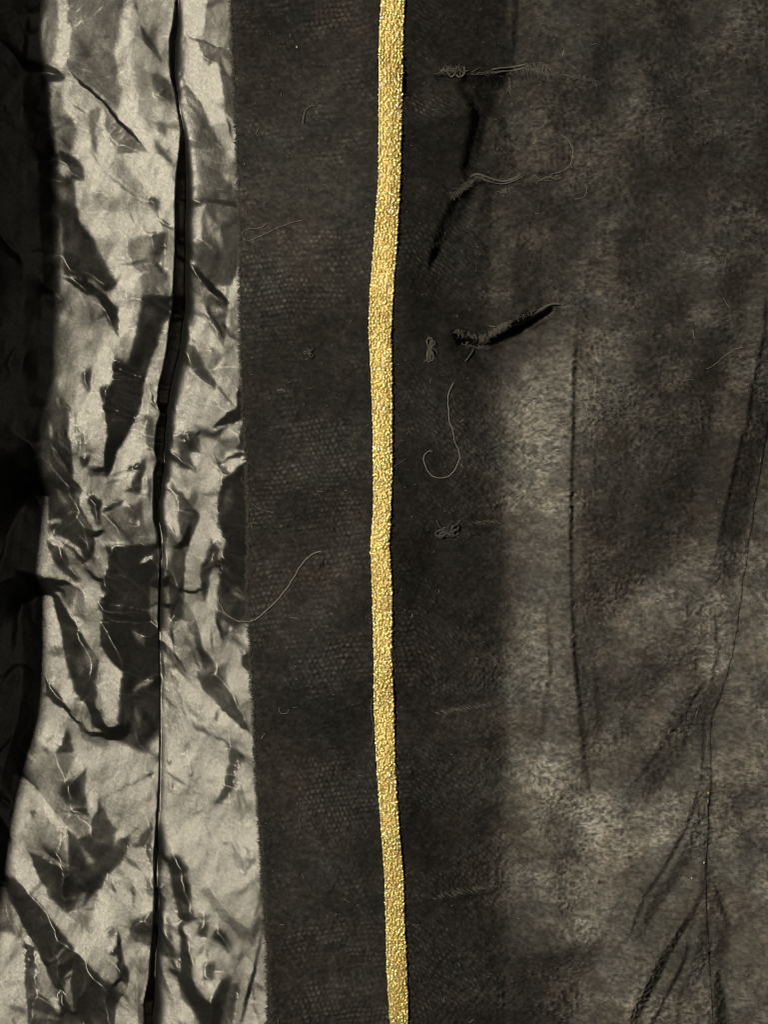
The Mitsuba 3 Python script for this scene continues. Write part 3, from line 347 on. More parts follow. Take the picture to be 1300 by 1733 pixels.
# ---------------------------------------------------------------- the velvet front: tone of wear with painted light and shade, and relief
V = Sheet(360, 1560, GY0, GY1, 3, 42)
VEL = [((0, 0, 1), [
 # facing left of the braid
 (44, (380,-60, 650,-60, 650,560, 380,560), 10), (52, (500,150, 640,190, 640,470, 430,500, 400,350, 470,260), 30), (36, (400,-40, 640,-40, 640,40, 400,60), 15), (37, (400,520, 630,520, 630,730, 410,730), 25), (52, (430,735, 632,725, 632,800, 425,800), 16), (38, (420,815, 632,815, 632,900, 420,900), 18), (50, (420,930, 560,915, 632,860, 632,960, 560,1060, 420,1120), 20),
 (34, (430,1165, 636,1150, 640,1240, 430,1235), 14), (36, (560,1010, 634,1000, 634,1160, 540,1160), 18), (40, (430,1240, 640,1240, 650,1480, 450,1480), 20), (54, (440,1400, 545,1445, 600,1500, 520,1500, 450,1460), 14), (44, (450,1500, 655,1500, 660,1780, 455,1780), 16), (52, (460,1600, 560,1580, 650,1640, 640,1690, 480,1680), 18), (50, (450,1290, 500,1270, 520,1390, 450,1390), 20),
 # strip right of the braid
 (34, (680,-60, 860,-60, 850,1000, 660,1000), 12), (48, (700,150, 790,150, 800,205, 720,215), 10), (28, (690,40, 760,60, 700,120), 12), (38, (690,600, 840,600, 840,850, 670,850), 22), (31, (664,850, 850,890, 850,1200, 668,1200), 16), (38, (740,905, 850,905, 850,1180, 730,1180), 14), (40, (668,1200, 860,1190, 850,1780, 690,1780), 18), (33, (675,1280, 730,1280, 740,1480, 680,1460), 16), (47, (730,1200, 850,1190, 850,1260, 740,1250), 10), (34, (690,1620, 850,1560, 880,1780, 700,1780), 20),
 # right part
 (54, (862,-60, 1440,-60, 1440,560, 960,560, 845,330, 862,130), 7), (62, (880,-60, 990,-60, 980,110, 890,110), 16), (46, (1090,-60, 1440,-60, 1440,380, 1180,380, 1100,200), 40), (66, (1180,10, 1270,40, 1260,100, 1170,80), 16), (60, (1190,140, 1290,150, 1280,220, 1180,200), 18), (42, (1000,60, 1060,60, 1040,250, 985,250), 18), (44, (930,150, 1010,170, 1000,260, 900,240), 14),
 (72, (870,170, 905,170, 925,240, 900,290, 872,290, 862,240), 7), (40, (835,200, 865,190, 880,300, 815,300), 6), (48, (900,330, 960,330, 960,500, 880,520, 870,400), 14), (76, (838,335, 858,325, 862,420, 856,520, 846,555, 826,560, 836,430), 5), (38, (735,440, 800,360, 835,340, 832,430, 822,560, 740,560), 9),
 (66, (1000,440, 1040,470, 1040,560, 1016,560, 998,510), 7), (60, (1045,110, 1085,110, 1040,300, 1010,460, 990,440, 1010,330), 9), ('l', 76, (1072,130, 1050,240, 1022,340, 1003,450), 7, 2), (62, (1150,400, 1200,400, 1215,540, 1180,560), 12), (40, (1210,440, 1270,470, 1260,540, 1225,550), 12), (44, (1060,480, 1160,480, 1140,620, 1060,640), 30),
 # pale band and the folds beside it
 (72, (838,590, 960,545, 985,900, 960,1100, 990,1560, 862,1600, 856,1000, 852,700), 26), (84, (880,600, 955,560, 966,700, 960,900, 948,1130, 935,1380, 885,1500, 878,900), 20), (60, (972,560, 1080,560, 1080,720, 990,740), 22), (46, (1000,640, 1180,700, 1190,950, 1060,1000, 975,940, 980,760), 26), (42, (1040,800, 1160,800, 1140,960, 1060,960), 26), (42, (972,990, 1030,985, 1020,1020, 985,1020), 7),
 (76, (1290,520, 1275,610, 1250,760, 1215,900, 1170,960, 1180,860, 1215,740, 1240,640), 9), (58, (1060,1010, 1190,960, 1230,990, 1170,1140, 990,1180, 985,1060), 14), (72, (1110,985, 1220,930, 1235,1000, 1160,1050, 1060,1090, 1040,1060), 10), (52, (1150,1020, 1195,1000, 1190,1060, 1150,1080), 7), (74, (1200,950, 1245,985, 1225,1120, 1195,1200, 1170,1180, 1195,1080), 8),
 (50, (985,1140, 1130,1140, 1080,1270, 990,1270), 16), (66, (1090,1300, 1195,1170, 1200,1260, 1170,1330, 1100,1440, 1040,1440, 1040,1360), 12), (72, (985,1290, 1080,1290, 1110,1420, 1040,1560, 960,1620, 900,1560, 950,1420), 22), (52, (900,1330, 985,1330, 990,1450, 960,1560, 930,1560, 910,1440), 14), (74, (868,1440, 905,1440, 905,1570, 872,1560), 20), (78, (1110,1430, 1165,1370, 1190,1480, 1140,1560, 1080,1640, 1000,1640, 1040,1560), 12), (40, (860,1625, 980,1600, 960,1690, 1010,1780, 850,1780), 16), (62, (1000,1640, 1070,1640, 1040,1780, 960,1780), 14), (70, (1140,1560, 1190,1510, 1150,1660, 1110,1780, 1075,1780), 5), (46, (1100,1640, 1125,1620, 1085,1780, 1060,1780), 4), (58, (1165,1660, 1200,1640, 1206,1780, 1130,1780), 8),
 # edge wells below tears, their shade darkening the colour too
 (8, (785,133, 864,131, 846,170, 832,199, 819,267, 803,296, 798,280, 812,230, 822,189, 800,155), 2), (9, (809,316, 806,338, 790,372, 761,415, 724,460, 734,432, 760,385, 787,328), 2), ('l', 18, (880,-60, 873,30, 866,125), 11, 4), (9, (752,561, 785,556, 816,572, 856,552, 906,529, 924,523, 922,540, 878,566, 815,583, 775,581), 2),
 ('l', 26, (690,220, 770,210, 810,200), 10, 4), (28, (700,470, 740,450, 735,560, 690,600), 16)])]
VEL[0][1].extend([(60, (1215,740, 1440,640, 1440,1780, 1204,1780, 1204,1400, 1215,1230), 8), (70, (1240,1000, 1440,960, 1440,1120, 1225,1160), 14), (72, (1215,1190, 1440,1180, 1440,1300, 1205,1300), 12), (47, (1206,1320, 1265,1310, 1275,1390, 1206,1420), 12), (56, (1206,1390, 1330,1420, 1330,1500, 1206,1480), 14), (44, (1206,1510, 1235,1560, 1230,1640, 1206,1640), 8), (72, (1240,1590, 1300,1560, 1440,1600, 1440,1700, 1250,1690), 14), (42, (1204,1700, 1225,1700, 1230,1790, 1204,1790), 6), (62, (1235,1480, 1275,1540, 1260,1600), 8)])
draw(V, VEL)
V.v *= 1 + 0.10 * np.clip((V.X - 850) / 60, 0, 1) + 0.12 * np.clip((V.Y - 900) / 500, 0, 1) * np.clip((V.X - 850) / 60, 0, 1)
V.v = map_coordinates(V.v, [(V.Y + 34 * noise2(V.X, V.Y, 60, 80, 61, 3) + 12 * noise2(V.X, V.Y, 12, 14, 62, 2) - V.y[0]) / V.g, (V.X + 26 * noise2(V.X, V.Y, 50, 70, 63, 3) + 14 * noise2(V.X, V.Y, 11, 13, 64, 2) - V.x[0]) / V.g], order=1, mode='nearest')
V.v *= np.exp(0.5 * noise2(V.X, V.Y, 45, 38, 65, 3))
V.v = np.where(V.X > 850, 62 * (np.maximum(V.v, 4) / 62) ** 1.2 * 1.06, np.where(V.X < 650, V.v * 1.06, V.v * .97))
VEL2 = [((0, 0, 1), [(44, (1302,500, 1281,620, 1254,745, 1230,850, 1216,920, 1200,985, 1238,990, 1260,905, 1278,815, 1302,725), 5), (50, (1197,1150, 1152,1226, 1093,1306, 1075,1340, 1110,1340, 1160,1280, 1200,1200), 9), (86, (1180,1130, 1130,1205, 1070,1290, 1040,1300, 1080,1220, 1140,1140), 9), (54, (1186,1320, 1170,1380, 1128,1466, 1094,1518, 1066,1595, 1095,1590, 1140,1510, 1186,1420), 8), (92, (1170,1310, 1150,1370, 1105,1455, 1070,1508, 1035,1530, 1060,1460, 1120,1360), 9), (96, (1180,1500, 1140,1555, 1105,1610, 1045,1733, 1000,1740, 1060,1620, 1120,1530), 9), (50, (1195,1520, 1165,1560, 1130,1615, 1075,1733, 1062,1733, 1120,1615, 1160,1555), 3)])]
draw(V, VEL2)
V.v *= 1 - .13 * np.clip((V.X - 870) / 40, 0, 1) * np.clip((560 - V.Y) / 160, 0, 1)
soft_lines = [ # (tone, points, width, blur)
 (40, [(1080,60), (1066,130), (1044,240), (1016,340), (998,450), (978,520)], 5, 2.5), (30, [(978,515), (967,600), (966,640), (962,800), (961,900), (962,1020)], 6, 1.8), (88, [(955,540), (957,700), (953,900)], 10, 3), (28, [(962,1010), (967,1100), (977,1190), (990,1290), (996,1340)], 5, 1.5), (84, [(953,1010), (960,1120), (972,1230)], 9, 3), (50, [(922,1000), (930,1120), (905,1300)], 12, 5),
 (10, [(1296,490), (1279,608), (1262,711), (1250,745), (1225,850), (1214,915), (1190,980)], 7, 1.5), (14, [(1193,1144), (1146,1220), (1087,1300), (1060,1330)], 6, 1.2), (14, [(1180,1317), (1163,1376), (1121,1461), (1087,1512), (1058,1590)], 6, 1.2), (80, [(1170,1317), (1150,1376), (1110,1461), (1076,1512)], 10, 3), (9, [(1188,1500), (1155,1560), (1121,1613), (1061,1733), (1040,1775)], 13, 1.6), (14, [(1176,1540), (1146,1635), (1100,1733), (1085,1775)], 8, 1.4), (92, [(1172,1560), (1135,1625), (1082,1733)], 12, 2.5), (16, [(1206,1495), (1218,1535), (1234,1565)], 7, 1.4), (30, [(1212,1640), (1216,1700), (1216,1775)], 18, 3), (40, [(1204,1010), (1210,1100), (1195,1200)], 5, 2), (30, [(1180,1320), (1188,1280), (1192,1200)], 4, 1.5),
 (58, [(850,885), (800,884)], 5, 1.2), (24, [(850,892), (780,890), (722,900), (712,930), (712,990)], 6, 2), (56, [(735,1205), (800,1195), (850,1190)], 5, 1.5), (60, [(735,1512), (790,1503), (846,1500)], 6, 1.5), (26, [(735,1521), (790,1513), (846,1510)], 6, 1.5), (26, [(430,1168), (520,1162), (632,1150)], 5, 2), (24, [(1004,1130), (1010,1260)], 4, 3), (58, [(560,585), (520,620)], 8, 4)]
for tone, pts, w, b in soft_lines: V.line(tone, pts, w, b)
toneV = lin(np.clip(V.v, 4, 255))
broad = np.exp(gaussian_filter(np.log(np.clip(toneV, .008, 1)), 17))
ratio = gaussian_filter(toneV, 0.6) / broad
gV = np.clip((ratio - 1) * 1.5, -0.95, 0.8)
zv_edge = gaussian_filter1d(zedge, 10)
zV = solve_relief(V, gV, 0.10, 3e-5)
zV -= np.median(zV)
DW = Sheet(360, 1560, GY0, GY1, 3, 0)          # slits and wells that the tears open
DW.poly(-28, [(772,135), (864,131), (850,172), (834,199), (821,267), (803,298), (786,300), (790,262), (800,225), (804,192), (786,160)], 6)
DW.poly(-21, [(808,316), (805,338), (788,372), (761,414), (728,460), (740,405), (772,335), (788,322)], 5.5)
DW.poly(-46, [(770,567), (790,563), (818,577), (858,557), (906,534), (936,522), (930,530), (880,562), (815,587), (775,582)], 2.2)
DW.poly(-10, [(780,575), (815,590), (900,560), (930,535), (925,550), (880,585), (815,606), (770,592)], 7)
RIDGE = [(1085,60), (1072,130), (1050,240), (1022,340), (1003,450), (985,520), (958,640), (954,900), (957,1010), (972,1230), (988,1340)]
DW.line(6, RIDGE, 14, 4); DW.line(7, [(740,120), (800,119), (862,112), (960,122), (1008,132)], 12, 4); DW.line(7, [(768,548), (815,560), (858,540), (915,514)], 14, 4); DW.line(5, [(790,292), (850,294), (940,294)], 12, 4)
for i, t_ in enumerate(np.linspace(0.25, 1, 80)):   # puckers where the ridge is stitched
    k_ = t_ * (len(RIDGE) - 1); a_ = int(min(k_, len(RIDGE) - 2)); q_ = np.array(RIDGE[a_]) + (k_ - a_) * (np.array(RIDGE[a_ + 1]) - np.array(RIDGE[a_]))
    if (i * 7) % 3: DW.line(1.5, [(q_[0] - 7, q_[1] + 2), (q_[0] + 9, q_[1] - 1)], 4, 1)
DW.poly(-9, [(735,129), (785,131), (785,140), (740,137)], 2); DW.poly(-6, [(865,128), (1005,143), (1000,150), (865,140)], 2); DW.poly(-6, [(803,310), (885,312), (885,318), (806,318)], 1.5)
well = DW.v
BASE = 16.0
def velvet_z(X, Y):
    near = np.exp(-np.maximum(0, X - velvet_edge(Y)) / 130.0)
    return V.at(X, Y, zV) * (1 - .7 * near) + V.at(X, Y, well) + BASE + near * (np.interp(Y, ys, zv_edge) - BASE + 13)
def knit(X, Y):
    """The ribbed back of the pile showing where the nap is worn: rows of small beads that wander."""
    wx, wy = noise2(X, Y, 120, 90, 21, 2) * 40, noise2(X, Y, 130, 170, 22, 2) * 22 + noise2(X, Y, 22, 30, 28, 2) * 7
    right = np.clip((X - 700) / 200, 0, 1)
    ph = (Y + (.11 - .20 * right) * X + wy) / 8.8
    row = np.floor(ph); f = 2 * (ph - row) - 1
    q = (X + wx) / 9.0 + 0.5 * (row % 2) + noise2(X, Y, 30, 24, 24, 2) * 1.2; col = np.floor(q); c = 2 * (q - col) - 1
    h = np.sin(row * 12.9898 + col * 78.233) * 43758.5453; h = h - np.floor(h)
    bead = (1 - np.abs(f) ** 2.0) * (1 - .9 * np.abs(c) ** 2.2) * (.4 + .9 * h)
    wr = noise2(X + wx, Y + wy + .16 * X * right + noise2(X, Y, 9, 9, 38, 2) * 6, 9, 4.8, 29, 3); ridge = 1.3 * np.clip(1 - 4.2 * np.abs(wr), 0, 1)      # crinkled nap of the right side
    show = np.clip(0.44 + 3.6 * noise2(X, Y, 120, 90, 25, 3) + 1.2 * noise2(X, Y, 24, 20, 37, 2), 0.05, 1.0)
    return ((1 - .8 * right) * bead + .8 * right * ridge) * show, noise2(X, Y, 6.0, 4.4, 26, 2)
specks = [(940, 1350, 60, 100), (955, 1430, 40, 60), (990, 1480, 50, 60), (900, 1600, 60, 60), (1050, 1420, 60, 90)]
def velvet_color(X, Y):
    b = np.exp(1.25 * (np.log(V.at(X, Y, broad)) - math.log(lin(50))))  # broad light and shade of the folds goes into the colour, with wear
    mott_shade = np.exp(0.75 * noise2(X, Y, 70, 90, 31, 3) + 1.2 * noise2(X, Y, 9, 6, 32, 3) + 1.5 * noise2(X, Y, 3.6, 3.0, 33, 2) + (1.05 - .1 * np.clip((X - 700) / 200, 0, 1)) * (knit(X, Y)[0] - .3))  # random mottling, plus knit grooves painted darker as shade
    wear = 0
    for cx, cy, rx, ry in specks: wear = wear + np.exp(-((X - cx) / rx) ** 2 - ((Y - cy) / ry) ** 2)
    pit = np.clip((noise2(X, Y, 9, 9, 34, 2) - 0.12) * 9, 0, 1) * np.clip(wear, 0, 1)
    tint = noise2(X, Y, 60, 60, 35, 2)[..., None] * np.array([.5, .1, -.2])
    return np.clip((K_VEL * b * mott_shade * (1 - .5 * pit))[..., None] * np.array([1.0, .935, .82]) * np.exp(.5 * tint), .003, .4)
K_VEL = 0.039
ysv = np.arange(GY0 + 2, GY1 - 1, 1.75)
def velvet_panel(key, left, right, n, dz, round_left, round_right):
    l, r = left(ysv)[:, None], right(ysv)[:, None]
    t = np.linspace(0, 1, n)[None, :]; X = l + (r - l) * t; Y = ysv[:, None] + 0 * X
    kn = knit(X, Y)
    Z = velvet_z(X, Y) + dz(X, Y) + (3.6 - .6 * np.clip((X - 700) / 200, 0, 1)) * kn[0] + (3.4 + 1.6 * np.clip((X - 700) / 200, 0, 1)) * kn[1] - 1.4
    if round_left:
        d = np.clip((X - l) / 9, 0, 1); Z -= 9 * (1 - np.sqrt(1 - (1 - d) ** 2))
        X = np.hstack([l + 1.5, X]); Z = np.hstack([Z[:, :1] - 10, Z])
    if round_right:
        d = np.clip((r - X[:, -n:]) / 7, 0, 1); Z[:, -n:] -= 4 * (1 - np.sqrt(1 - (1 - d) ** 2))
        X = np.hstack([X, r - 1.5]); Z = np.hstack([Z, Z[:, -1:] - 12])
    Y = ysv[:, None] + 0 * X
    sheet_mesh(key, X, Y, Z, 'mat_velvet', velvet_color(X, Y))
wig = lambda f, a, s, k: (lambda y: f(y) + a * (meshkit.fbm(np.stack([np.asarray(y, float) / s, 0 * np.asarray(y, float) + k, 0 * np.asarray(y, float)], -1), 3) - .5))
vedge = wig(velvet_edge, 3.0, 14, 1.5)
fold = wig(fold_edge, 5.0, 40, 2.5)
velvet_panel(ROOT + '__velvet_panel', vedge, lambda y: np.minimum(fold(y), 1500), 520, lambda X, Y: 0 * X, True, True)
labels[ROOT + '__velvet_panel'] = {'label': 'worn velvet front with shading in its colour and tears beside the gold braid'}
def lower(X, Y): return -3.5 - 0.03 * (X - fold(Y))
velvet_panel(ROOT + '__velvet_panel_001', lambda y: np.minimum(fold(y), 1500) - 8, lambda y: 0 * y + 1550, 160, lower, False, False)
labels[ROOT + '__velvet_panel_001'] = {'label': 'velvet panel tucked under the side fold at the right'}

# unseen velvet fold added on the left, shaped to shade the lining
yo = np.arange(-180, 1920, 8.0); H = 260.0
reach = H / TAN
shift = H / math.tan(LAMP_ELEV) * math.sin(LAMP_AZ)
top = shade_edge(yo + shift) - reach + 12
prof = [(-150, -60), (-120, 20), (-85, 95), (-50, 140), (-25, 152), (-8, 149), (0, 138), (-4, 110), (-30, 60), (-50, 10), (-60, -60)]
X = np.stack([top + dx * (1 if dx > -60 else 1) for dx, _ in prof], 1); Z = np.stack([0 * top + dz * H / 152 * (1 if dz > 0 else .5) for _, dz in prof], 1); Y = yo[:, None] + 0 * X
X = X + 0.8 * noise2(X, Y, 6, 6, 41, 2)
sheet_mesh(ROOT + '__added_shade_fold', X, Y, Z, 'mat_velvet', np.clip(.02 + 0 * X, 0, 1)[..., None] * np.array([1, .95, .85]))
labels[ROOT + '__added_shade_fold'] = {'label': 'unseen velvet fold added on the left to shade the lining'}

# ---------------------------------------------------------------- tubes for threads, fringe and fuzz
def tubes(paths, radii, sides=4):
    vs, fs, at = [], [], 0
    for p, r in zip(paths, radii):
        p = np.asarray(p, float); n = len(p)
        tg = np.gradient(p, axis=0); tg /= np.linalg.norm(tg, axis=1, keepdims=True) + 1e-9
        a = np.cross(tg, [0.13, 0.21, 0.97]); a /= np.linalg.norm(a, axis=1, keepdims=True) + 1e-9; b = np.cross(tg, a)
        ang = np.arange(sides) * 2 * np.pi / sides
        rr = np.broadcast_to(np.asarray(r, float), (n,))[:, None, None]
        v = p[:, None] + rr * (np.cos(ang)[None, :, None] * a[:, None] + np.sin(ang)[None, :, None] * b[:, None])
        i, j = np.meshgrid(np.arange(n - 1), np.arange(sides), indexing='ij')
        q = np.stack([i * sides + j, i * sides + (j + 1) % sides, (i + 1) * sides + (j + 1) % sides, (i + 1) * sides + j], -1).reshape(-1, 4)
        vs.append(v.reshape(-1, 3)); fs.append(np.vstack([q[:, [0, 1, 2]], q[:, [0, 2, 3]]]) + at); at += n * sides
    v = np.vstack(vs); v = np.stack([(v[:, 0] - 650) * S, (866.5 - v[:, 1]) * S, v[:, 2] * S], 1)
    return v, np.vstack(fs)
def surf(x, y):
    x, y = np.asarray(x, float), np.asarray(y, float)
    sat = B.at(x, y, zR)
    return np.where(x > velvet_edge(y) + 2, velvet_z(x, y), np.where(x > velvet_edge(y) - 14, np.maximum(sat, velvet_z(velvet_edge(y) + 6, y) - 4), np.where(x > gap_end(y), sat, A.at(x, y, zL))))
def smooth_path(pts, step=2.5):
    from scipy.interpolate import splprep, splev
    p = np.asarray(pts, float)
    if len(p) > 3: tck, _ = splprep(p.T, s=0, k=3)
    else: tck, _ = splprep(p.T, s=0, k=len(p) - 1)
    L = np.linalg.norm(np.diff(p, axis=0), axis=1).sum()
    return np.stack(splev(np.linspace(0, 1, max(6, int(L / step))), tck), 1)
def lay(pts, lift=1.2, r=0.9, wave=0.0, seed=0, step=2.5):
    p = smooth_path(pts, step); g = np.random.default_rng(seed)
    z = gaussian_filter1d(surf(p[:, 0], p[:, 1]), 1.5) + r + lift * (0.4 + 0.6 * np.abs(np.sin(np.linspace(0.3, 5, len(p)))))
    return np.column_stack([p + gaussian_filter1d(g.normal(0, 1, p.shape), 1.5, axis=0) * wave, z])
def twisted(path, r, pitch, plies=2, phase=0):
    p = np.asarray(path, float); s = np.concatenate([[0], np.cumsum(np.linalg.norm(np.diff(p[:, :2], axis=0), axis=1))])
    m = max(8, int(s[-1] / pitch * 6)); ss = np.linspace(0, s[-1], m); q = np.stack([np.interp(ss, s, p[:, k]) for k in range(3)], 1)
    tg = np.gradient(q, axis=0); tg /= np.linalg.norm(tg, axis=1, keepdims=True) + 1e-9
    a = np.cross(tg, [0, 0, 1.0]); a /= np.linalg.norm(a, axis=1, keepdims=True) + 1e-9; b = np.cross(a, tg)
    return [q + r * .62 * (np.cos(2 * np.pi * ss / pitch + phase + 2 * np.pi * k / plies)[:, None] * a + np.sin(2 * np.pi * ss / pitch + phase + 2 * np.pi * k / plies)[:, None] * b) for k in range(plies)]

# ---------------------------------------------------------------- the gold braid
g = np.random.default_rng(21)
yb = np.arange(-116, 1850, 4.0); l, r = braid_l(yb), braid_r(yb); t = np.linspace(0, 1, 9)[None, :]
X = l[:, None] + 1 + (r - l - 2)[:, None] * t; Y = yb[:, None] + 0 * X
ZB = gaussian_filter(np.stack([velvet_z(l + (r - l) * k, yb) for k in (-.05, .25, .5, .75, 1.05)], 1), (5, 1)) + 2.2
zb_at = lambda u, y: map_coordinates(ZB, [[(y - yb[0]) / 4.0], [u * 4]], order=1, mode='nearest')[0]
Z = map_coordinates(ZB, [np.repeat(np.arange(len(yb))[:, None], 9, 1), np.repeat(t * 4, len(yb), 0)], order=1, mode='nearest') + 1.0 + 2.0 * np.sqrt(np.clip(1 - (2 * t - 1) ** 2, 0, 1)) - 1.0 + 0 * X
scene[ROOT + '__gold_braid'] = mikit.ply((W(X, Y, Z).reshape(-1, 3), grid_faces(*X.shape)), 'mat_gold_ground', smooth=True)
labels[ROOT + '__gold_braid'] = {'label': 'narrow glittering gold metallic braid sewn down the velvet'}
base = trimesh.creation.icosphere(subdivisions=1)
bv, bf = np.array(base.vertices), np.array(base.faces)
VS, FS, CS, at = [], [], [], 0
y = -112.0
while y < 1844:
    L, R = float(braid_l(y)), float(braid_r(y)); n = 8
    for k in range(n):
        u = (k + .5) / n; x = min(max(L + (R - L) * u + g.normal(0, 1.3), L + 2.2), R - 2.2); yy = y + (3.4 if k % 2 else 0) + g.normal(0, 1.5)
        a = math.radians((25 if k % 2 else -25) + g.normal(0, 26)); tilt, roll = g.normal(0, .20), g.normal(0, .26)
        v = bv * np.array([2.1 + g.normal(0, .35), 3.5 + g.normal(0, .6), 1.5])
        ca, sa = math.cos(a), math.sin(a); v = v @ np.array([[ca, sa, 0], [-sa, ca, 0], [0, 0, 1]])
        v = v @ np.array([[math.cos(roll), 0, -math.sin(roll)], [0, 1, 0], [math.sin(roll), 0, math.cos(roll)]]); v = v @ np.array([[1, 0, 0], [0, math.cos(tilt), math.sin(tilt)], [0, -math.sin(tilt), math.cos(tilt)]])
        v = v + [x, yy, zb_at(u, y) + 2.2 + 1.6 * math.sqrt(max(0, 1 - (2 * u - 1) ** 2)) + g.normal(0, .3)]
        VS.append(W(v[:, 0], v[:, 1], v[:, 2])); FS.append(bf + at); at += len(bv)
        c = np.array([.94, .77, .29]) * math.exp(g.normal(0, .16)) if g.random() > .10 else np.array([1.0, .90, .60])
        CS.append(np.repeat(np.clip(c, 0, 1)[None], len(bv), 0))
    y += 4.9
scene[ROOT + '__gold_braid__stitch'] = mikit.ply((np.vstack(VS), np.vstack(FS)), 'mat_gold', smooth=True, color=np.vstack(CS))
labels[ROOT + '__gold_braid__stitch'] = {'kind': 'stuff', 'label': 'tiny knitted loops of gold metallic thread'}

# ---------------------------------------------------------------- frayed tears
def fray(key, label, edges, mat, seed, cords=()):
    """edges: (path, count, (dx, dy) lean, length, spread)."""
    g = np.random.default_rng(seed); P, R = [], []
    for path, n, lean, ln, spread in edges:
        p = smooth_path(path, 1.0)
        for _ in range(n):
            q = p[g.integers(len(p))] + g.normal(0, 1.4, 2); d = np.array(lean, float) + g.normal(0, spread, 2); d = d / np.linalg.norm(d) * ln * g.uniform(.35, 1.3)
            m = 5; s = np.linspace(0, 1, m)[:, None]; bend = g.normal(0, .3 * ln, 2)
            xy = q + d * s + bend * s * s * .6
            z = surf(xy[:, 0], xy[:, 1]); z = np.maximum(z, z[0] - 2) + 1 + s[:, 0] * g.uniform(.5, 5)
            P.append(np.column_stack([xy, z])); R.append(np.linspace(g.uniform(.35, .6), .25, m))
    for path, r, pitch in cords:
        w = twisted(lay(path, lift=2.5, r=r), r, pitch)
        P += w; R += [r * .75] * len(w)
    scene[key] = mikit.ply(tubes(P, R), mat, smooth=True); labels[key] = {'label': label}
fray(ROOT + '__frayed_edge', 'pale frayed threads along the uppermost tear', [
    ([(885,113), (905,110), (930,120)], 46, (.25, 1), 24, .4), ([(868,120), (890,118), (930,130), (985,136), (1008,142)], 120, (.5, .6), 11, .7), ([(735,128), (760,125), (790,130)], 60, (.2, -.4), 9, .8), ([(790,129), (865,123)], 26, (1, .1), 12, .3), ([(864,128), (866,150)], 16, (.2, 1), 14, .3)], 'mat_fray', 51,
    cords=[([(832,122), (862,116), (888,112)], 1.3, 8), ([(840,125), (865,121), (885,119)], 1.1, 8), ([(745,125), (757,127), (764,133), (770,128), (764,122)], 1.2, 7), ([(772,130), (780,134), (786,126), (783,120)], 1.2, 7)])
fray(ROOT + '__frayed_edge_001', 'corded frayed rim of the middle tear', [
    ([(765,335), (785,318), (800,306)], 130, (-.3, .6), 8, .9), ([(800,300), (880,305)], 50, (.4, .6), 7, .8), ([(885,306), (950,306)], 46, (.8, .2), 9, .9), ([(845,325), (866,318)], 30, (.1, 1), 8, .8)], 'mat_fray', 52,
    cords=[([(797,301), (804,297), (820,300), (845,307), (868,305), (880,298)], 1.35, 6), ([(815,304), (842,311), (866,309), (884,300)], 1.0, 6), ([(900,305), (907,300), (913,309), (922,303), (935,306), (948,304)], .8, 8)])
fray(ROOT + '__frayed_edge_002', 'fringed lower lip of the lowest tear', [
    ([(775,560), (800,565), (818,572)], 50, (-.1, 1), 9, .6), ([(816,570), (845,553), (862,545)], 130, (0, 1), 10, .5), ([(862,545), (905,525)], 50, (.3, .9), 5, .6), ([(770,575), (800,586), (825,588)], 40, (.1, -.6), 7, .9)], 'mat_fray', 53,
    cords=[([(857,551), (884,546), (903,536), (920,523), (946,516)], 1.5, 9), ([(872,549), (890,542), (906,531), (925,519), (940,514)], 1.3, 9), ([(805,583), (798,598), (788,611)], 1.0, 8)])
# pile standing off the cut edges
g = np.random.default_rng(61); P, R = [], []
for _ in range(5600):
    y = g.uniform(-112, 1845); x = float(vedge(y)) + g.uniform(-.5, 4); ln = g.uniform(2.5, 7.5); a = g.normal(math.pi, .8); up = g.uniform(-.2, .8)
    z0 = float(velvet_z(float(velvet_edge(y)) + 8, y)) - g.uniform(1, 9)
    s = np.linspace(0, 1, 3)[:, None]; P.append(np.array([x, y, z0]) + s * np.array([math.cos(a) * ln, math.sin(a) * ln, up * ln])); R.append(np.array([.6, .5, .3]))
scene[ROOT + '__edge_pile'] = mikit.ply(tubes(P, R, 3), 'mat_fuzz', smooth=True)
labels[ROOT + '__edge_pile'] = {'kind': 'stuff', 'label': 'short pile standing off the velvet edge over the lining'}
# knots where fastenings were sewn
def bow(key, cx, cy, petals, r, seed, mat, label, tails=()):
    g = np.random.default_rng(seed); P = []
    for ang, ln, wd in petals:
        a = math.radians(ang); th = np.linspace(0, 2 * math.pi, 22); u = (1 - np.cos(th)) / 2 * ln; v = np.sin(th) * wd * (.6 + .4 * u / ln)
        x = cx + u * math.cos(a) - v * math.sin(a) + gaussian_filter1d(g.normal(0, 1.2, 22), 1.5); y = cy + u * math.sin(a) + v * math.cos(a) + gaussian_filter1d(g.normal(0, 1.2, 22), 1.5)
        z = surf(x, y) + 1.5 + 5 * np.sin(np.clip(u / ln, 0, 1) * math.pi) + g.uniform(0, 3); P += twisted(np.column_stack([x, y, z]), r, 6)
    for ang, ln in tails:
        a = math.radians(ang) + np.linspace(0, g.normal(0, .6), 10); s_ = np.linspace(0, ln, 10); x = cx + s_ * np.cos(a) + g.normal(0, 2); y = cy + s_ * np.sin(a) + g.normal(0, 2)
        P.append(np.column_stack([x, y, surf(x, y) + 1.5 + 3 * np.sin(np.linspace(.3, 3, 10))]))
    scene[key] = mikit.ply(tubes(P, [r * .8] * len(P)), mat, smooth=True); labels[key] = {'label': label}
bow(ROOT + '__thread_knot', 760, 898, [(165, 24, 5), (150, 20, 4), (190, 14, 5), (20, 16, 6), (-25, 17, 5), (60, 12, 5), (-70, 10, 5), (110, 10, 4)], 1.5, 71, 'mat_black_thread', 'black knotted thread below the loose loop', [(-10, 26), (15, 22), (175, 28)])
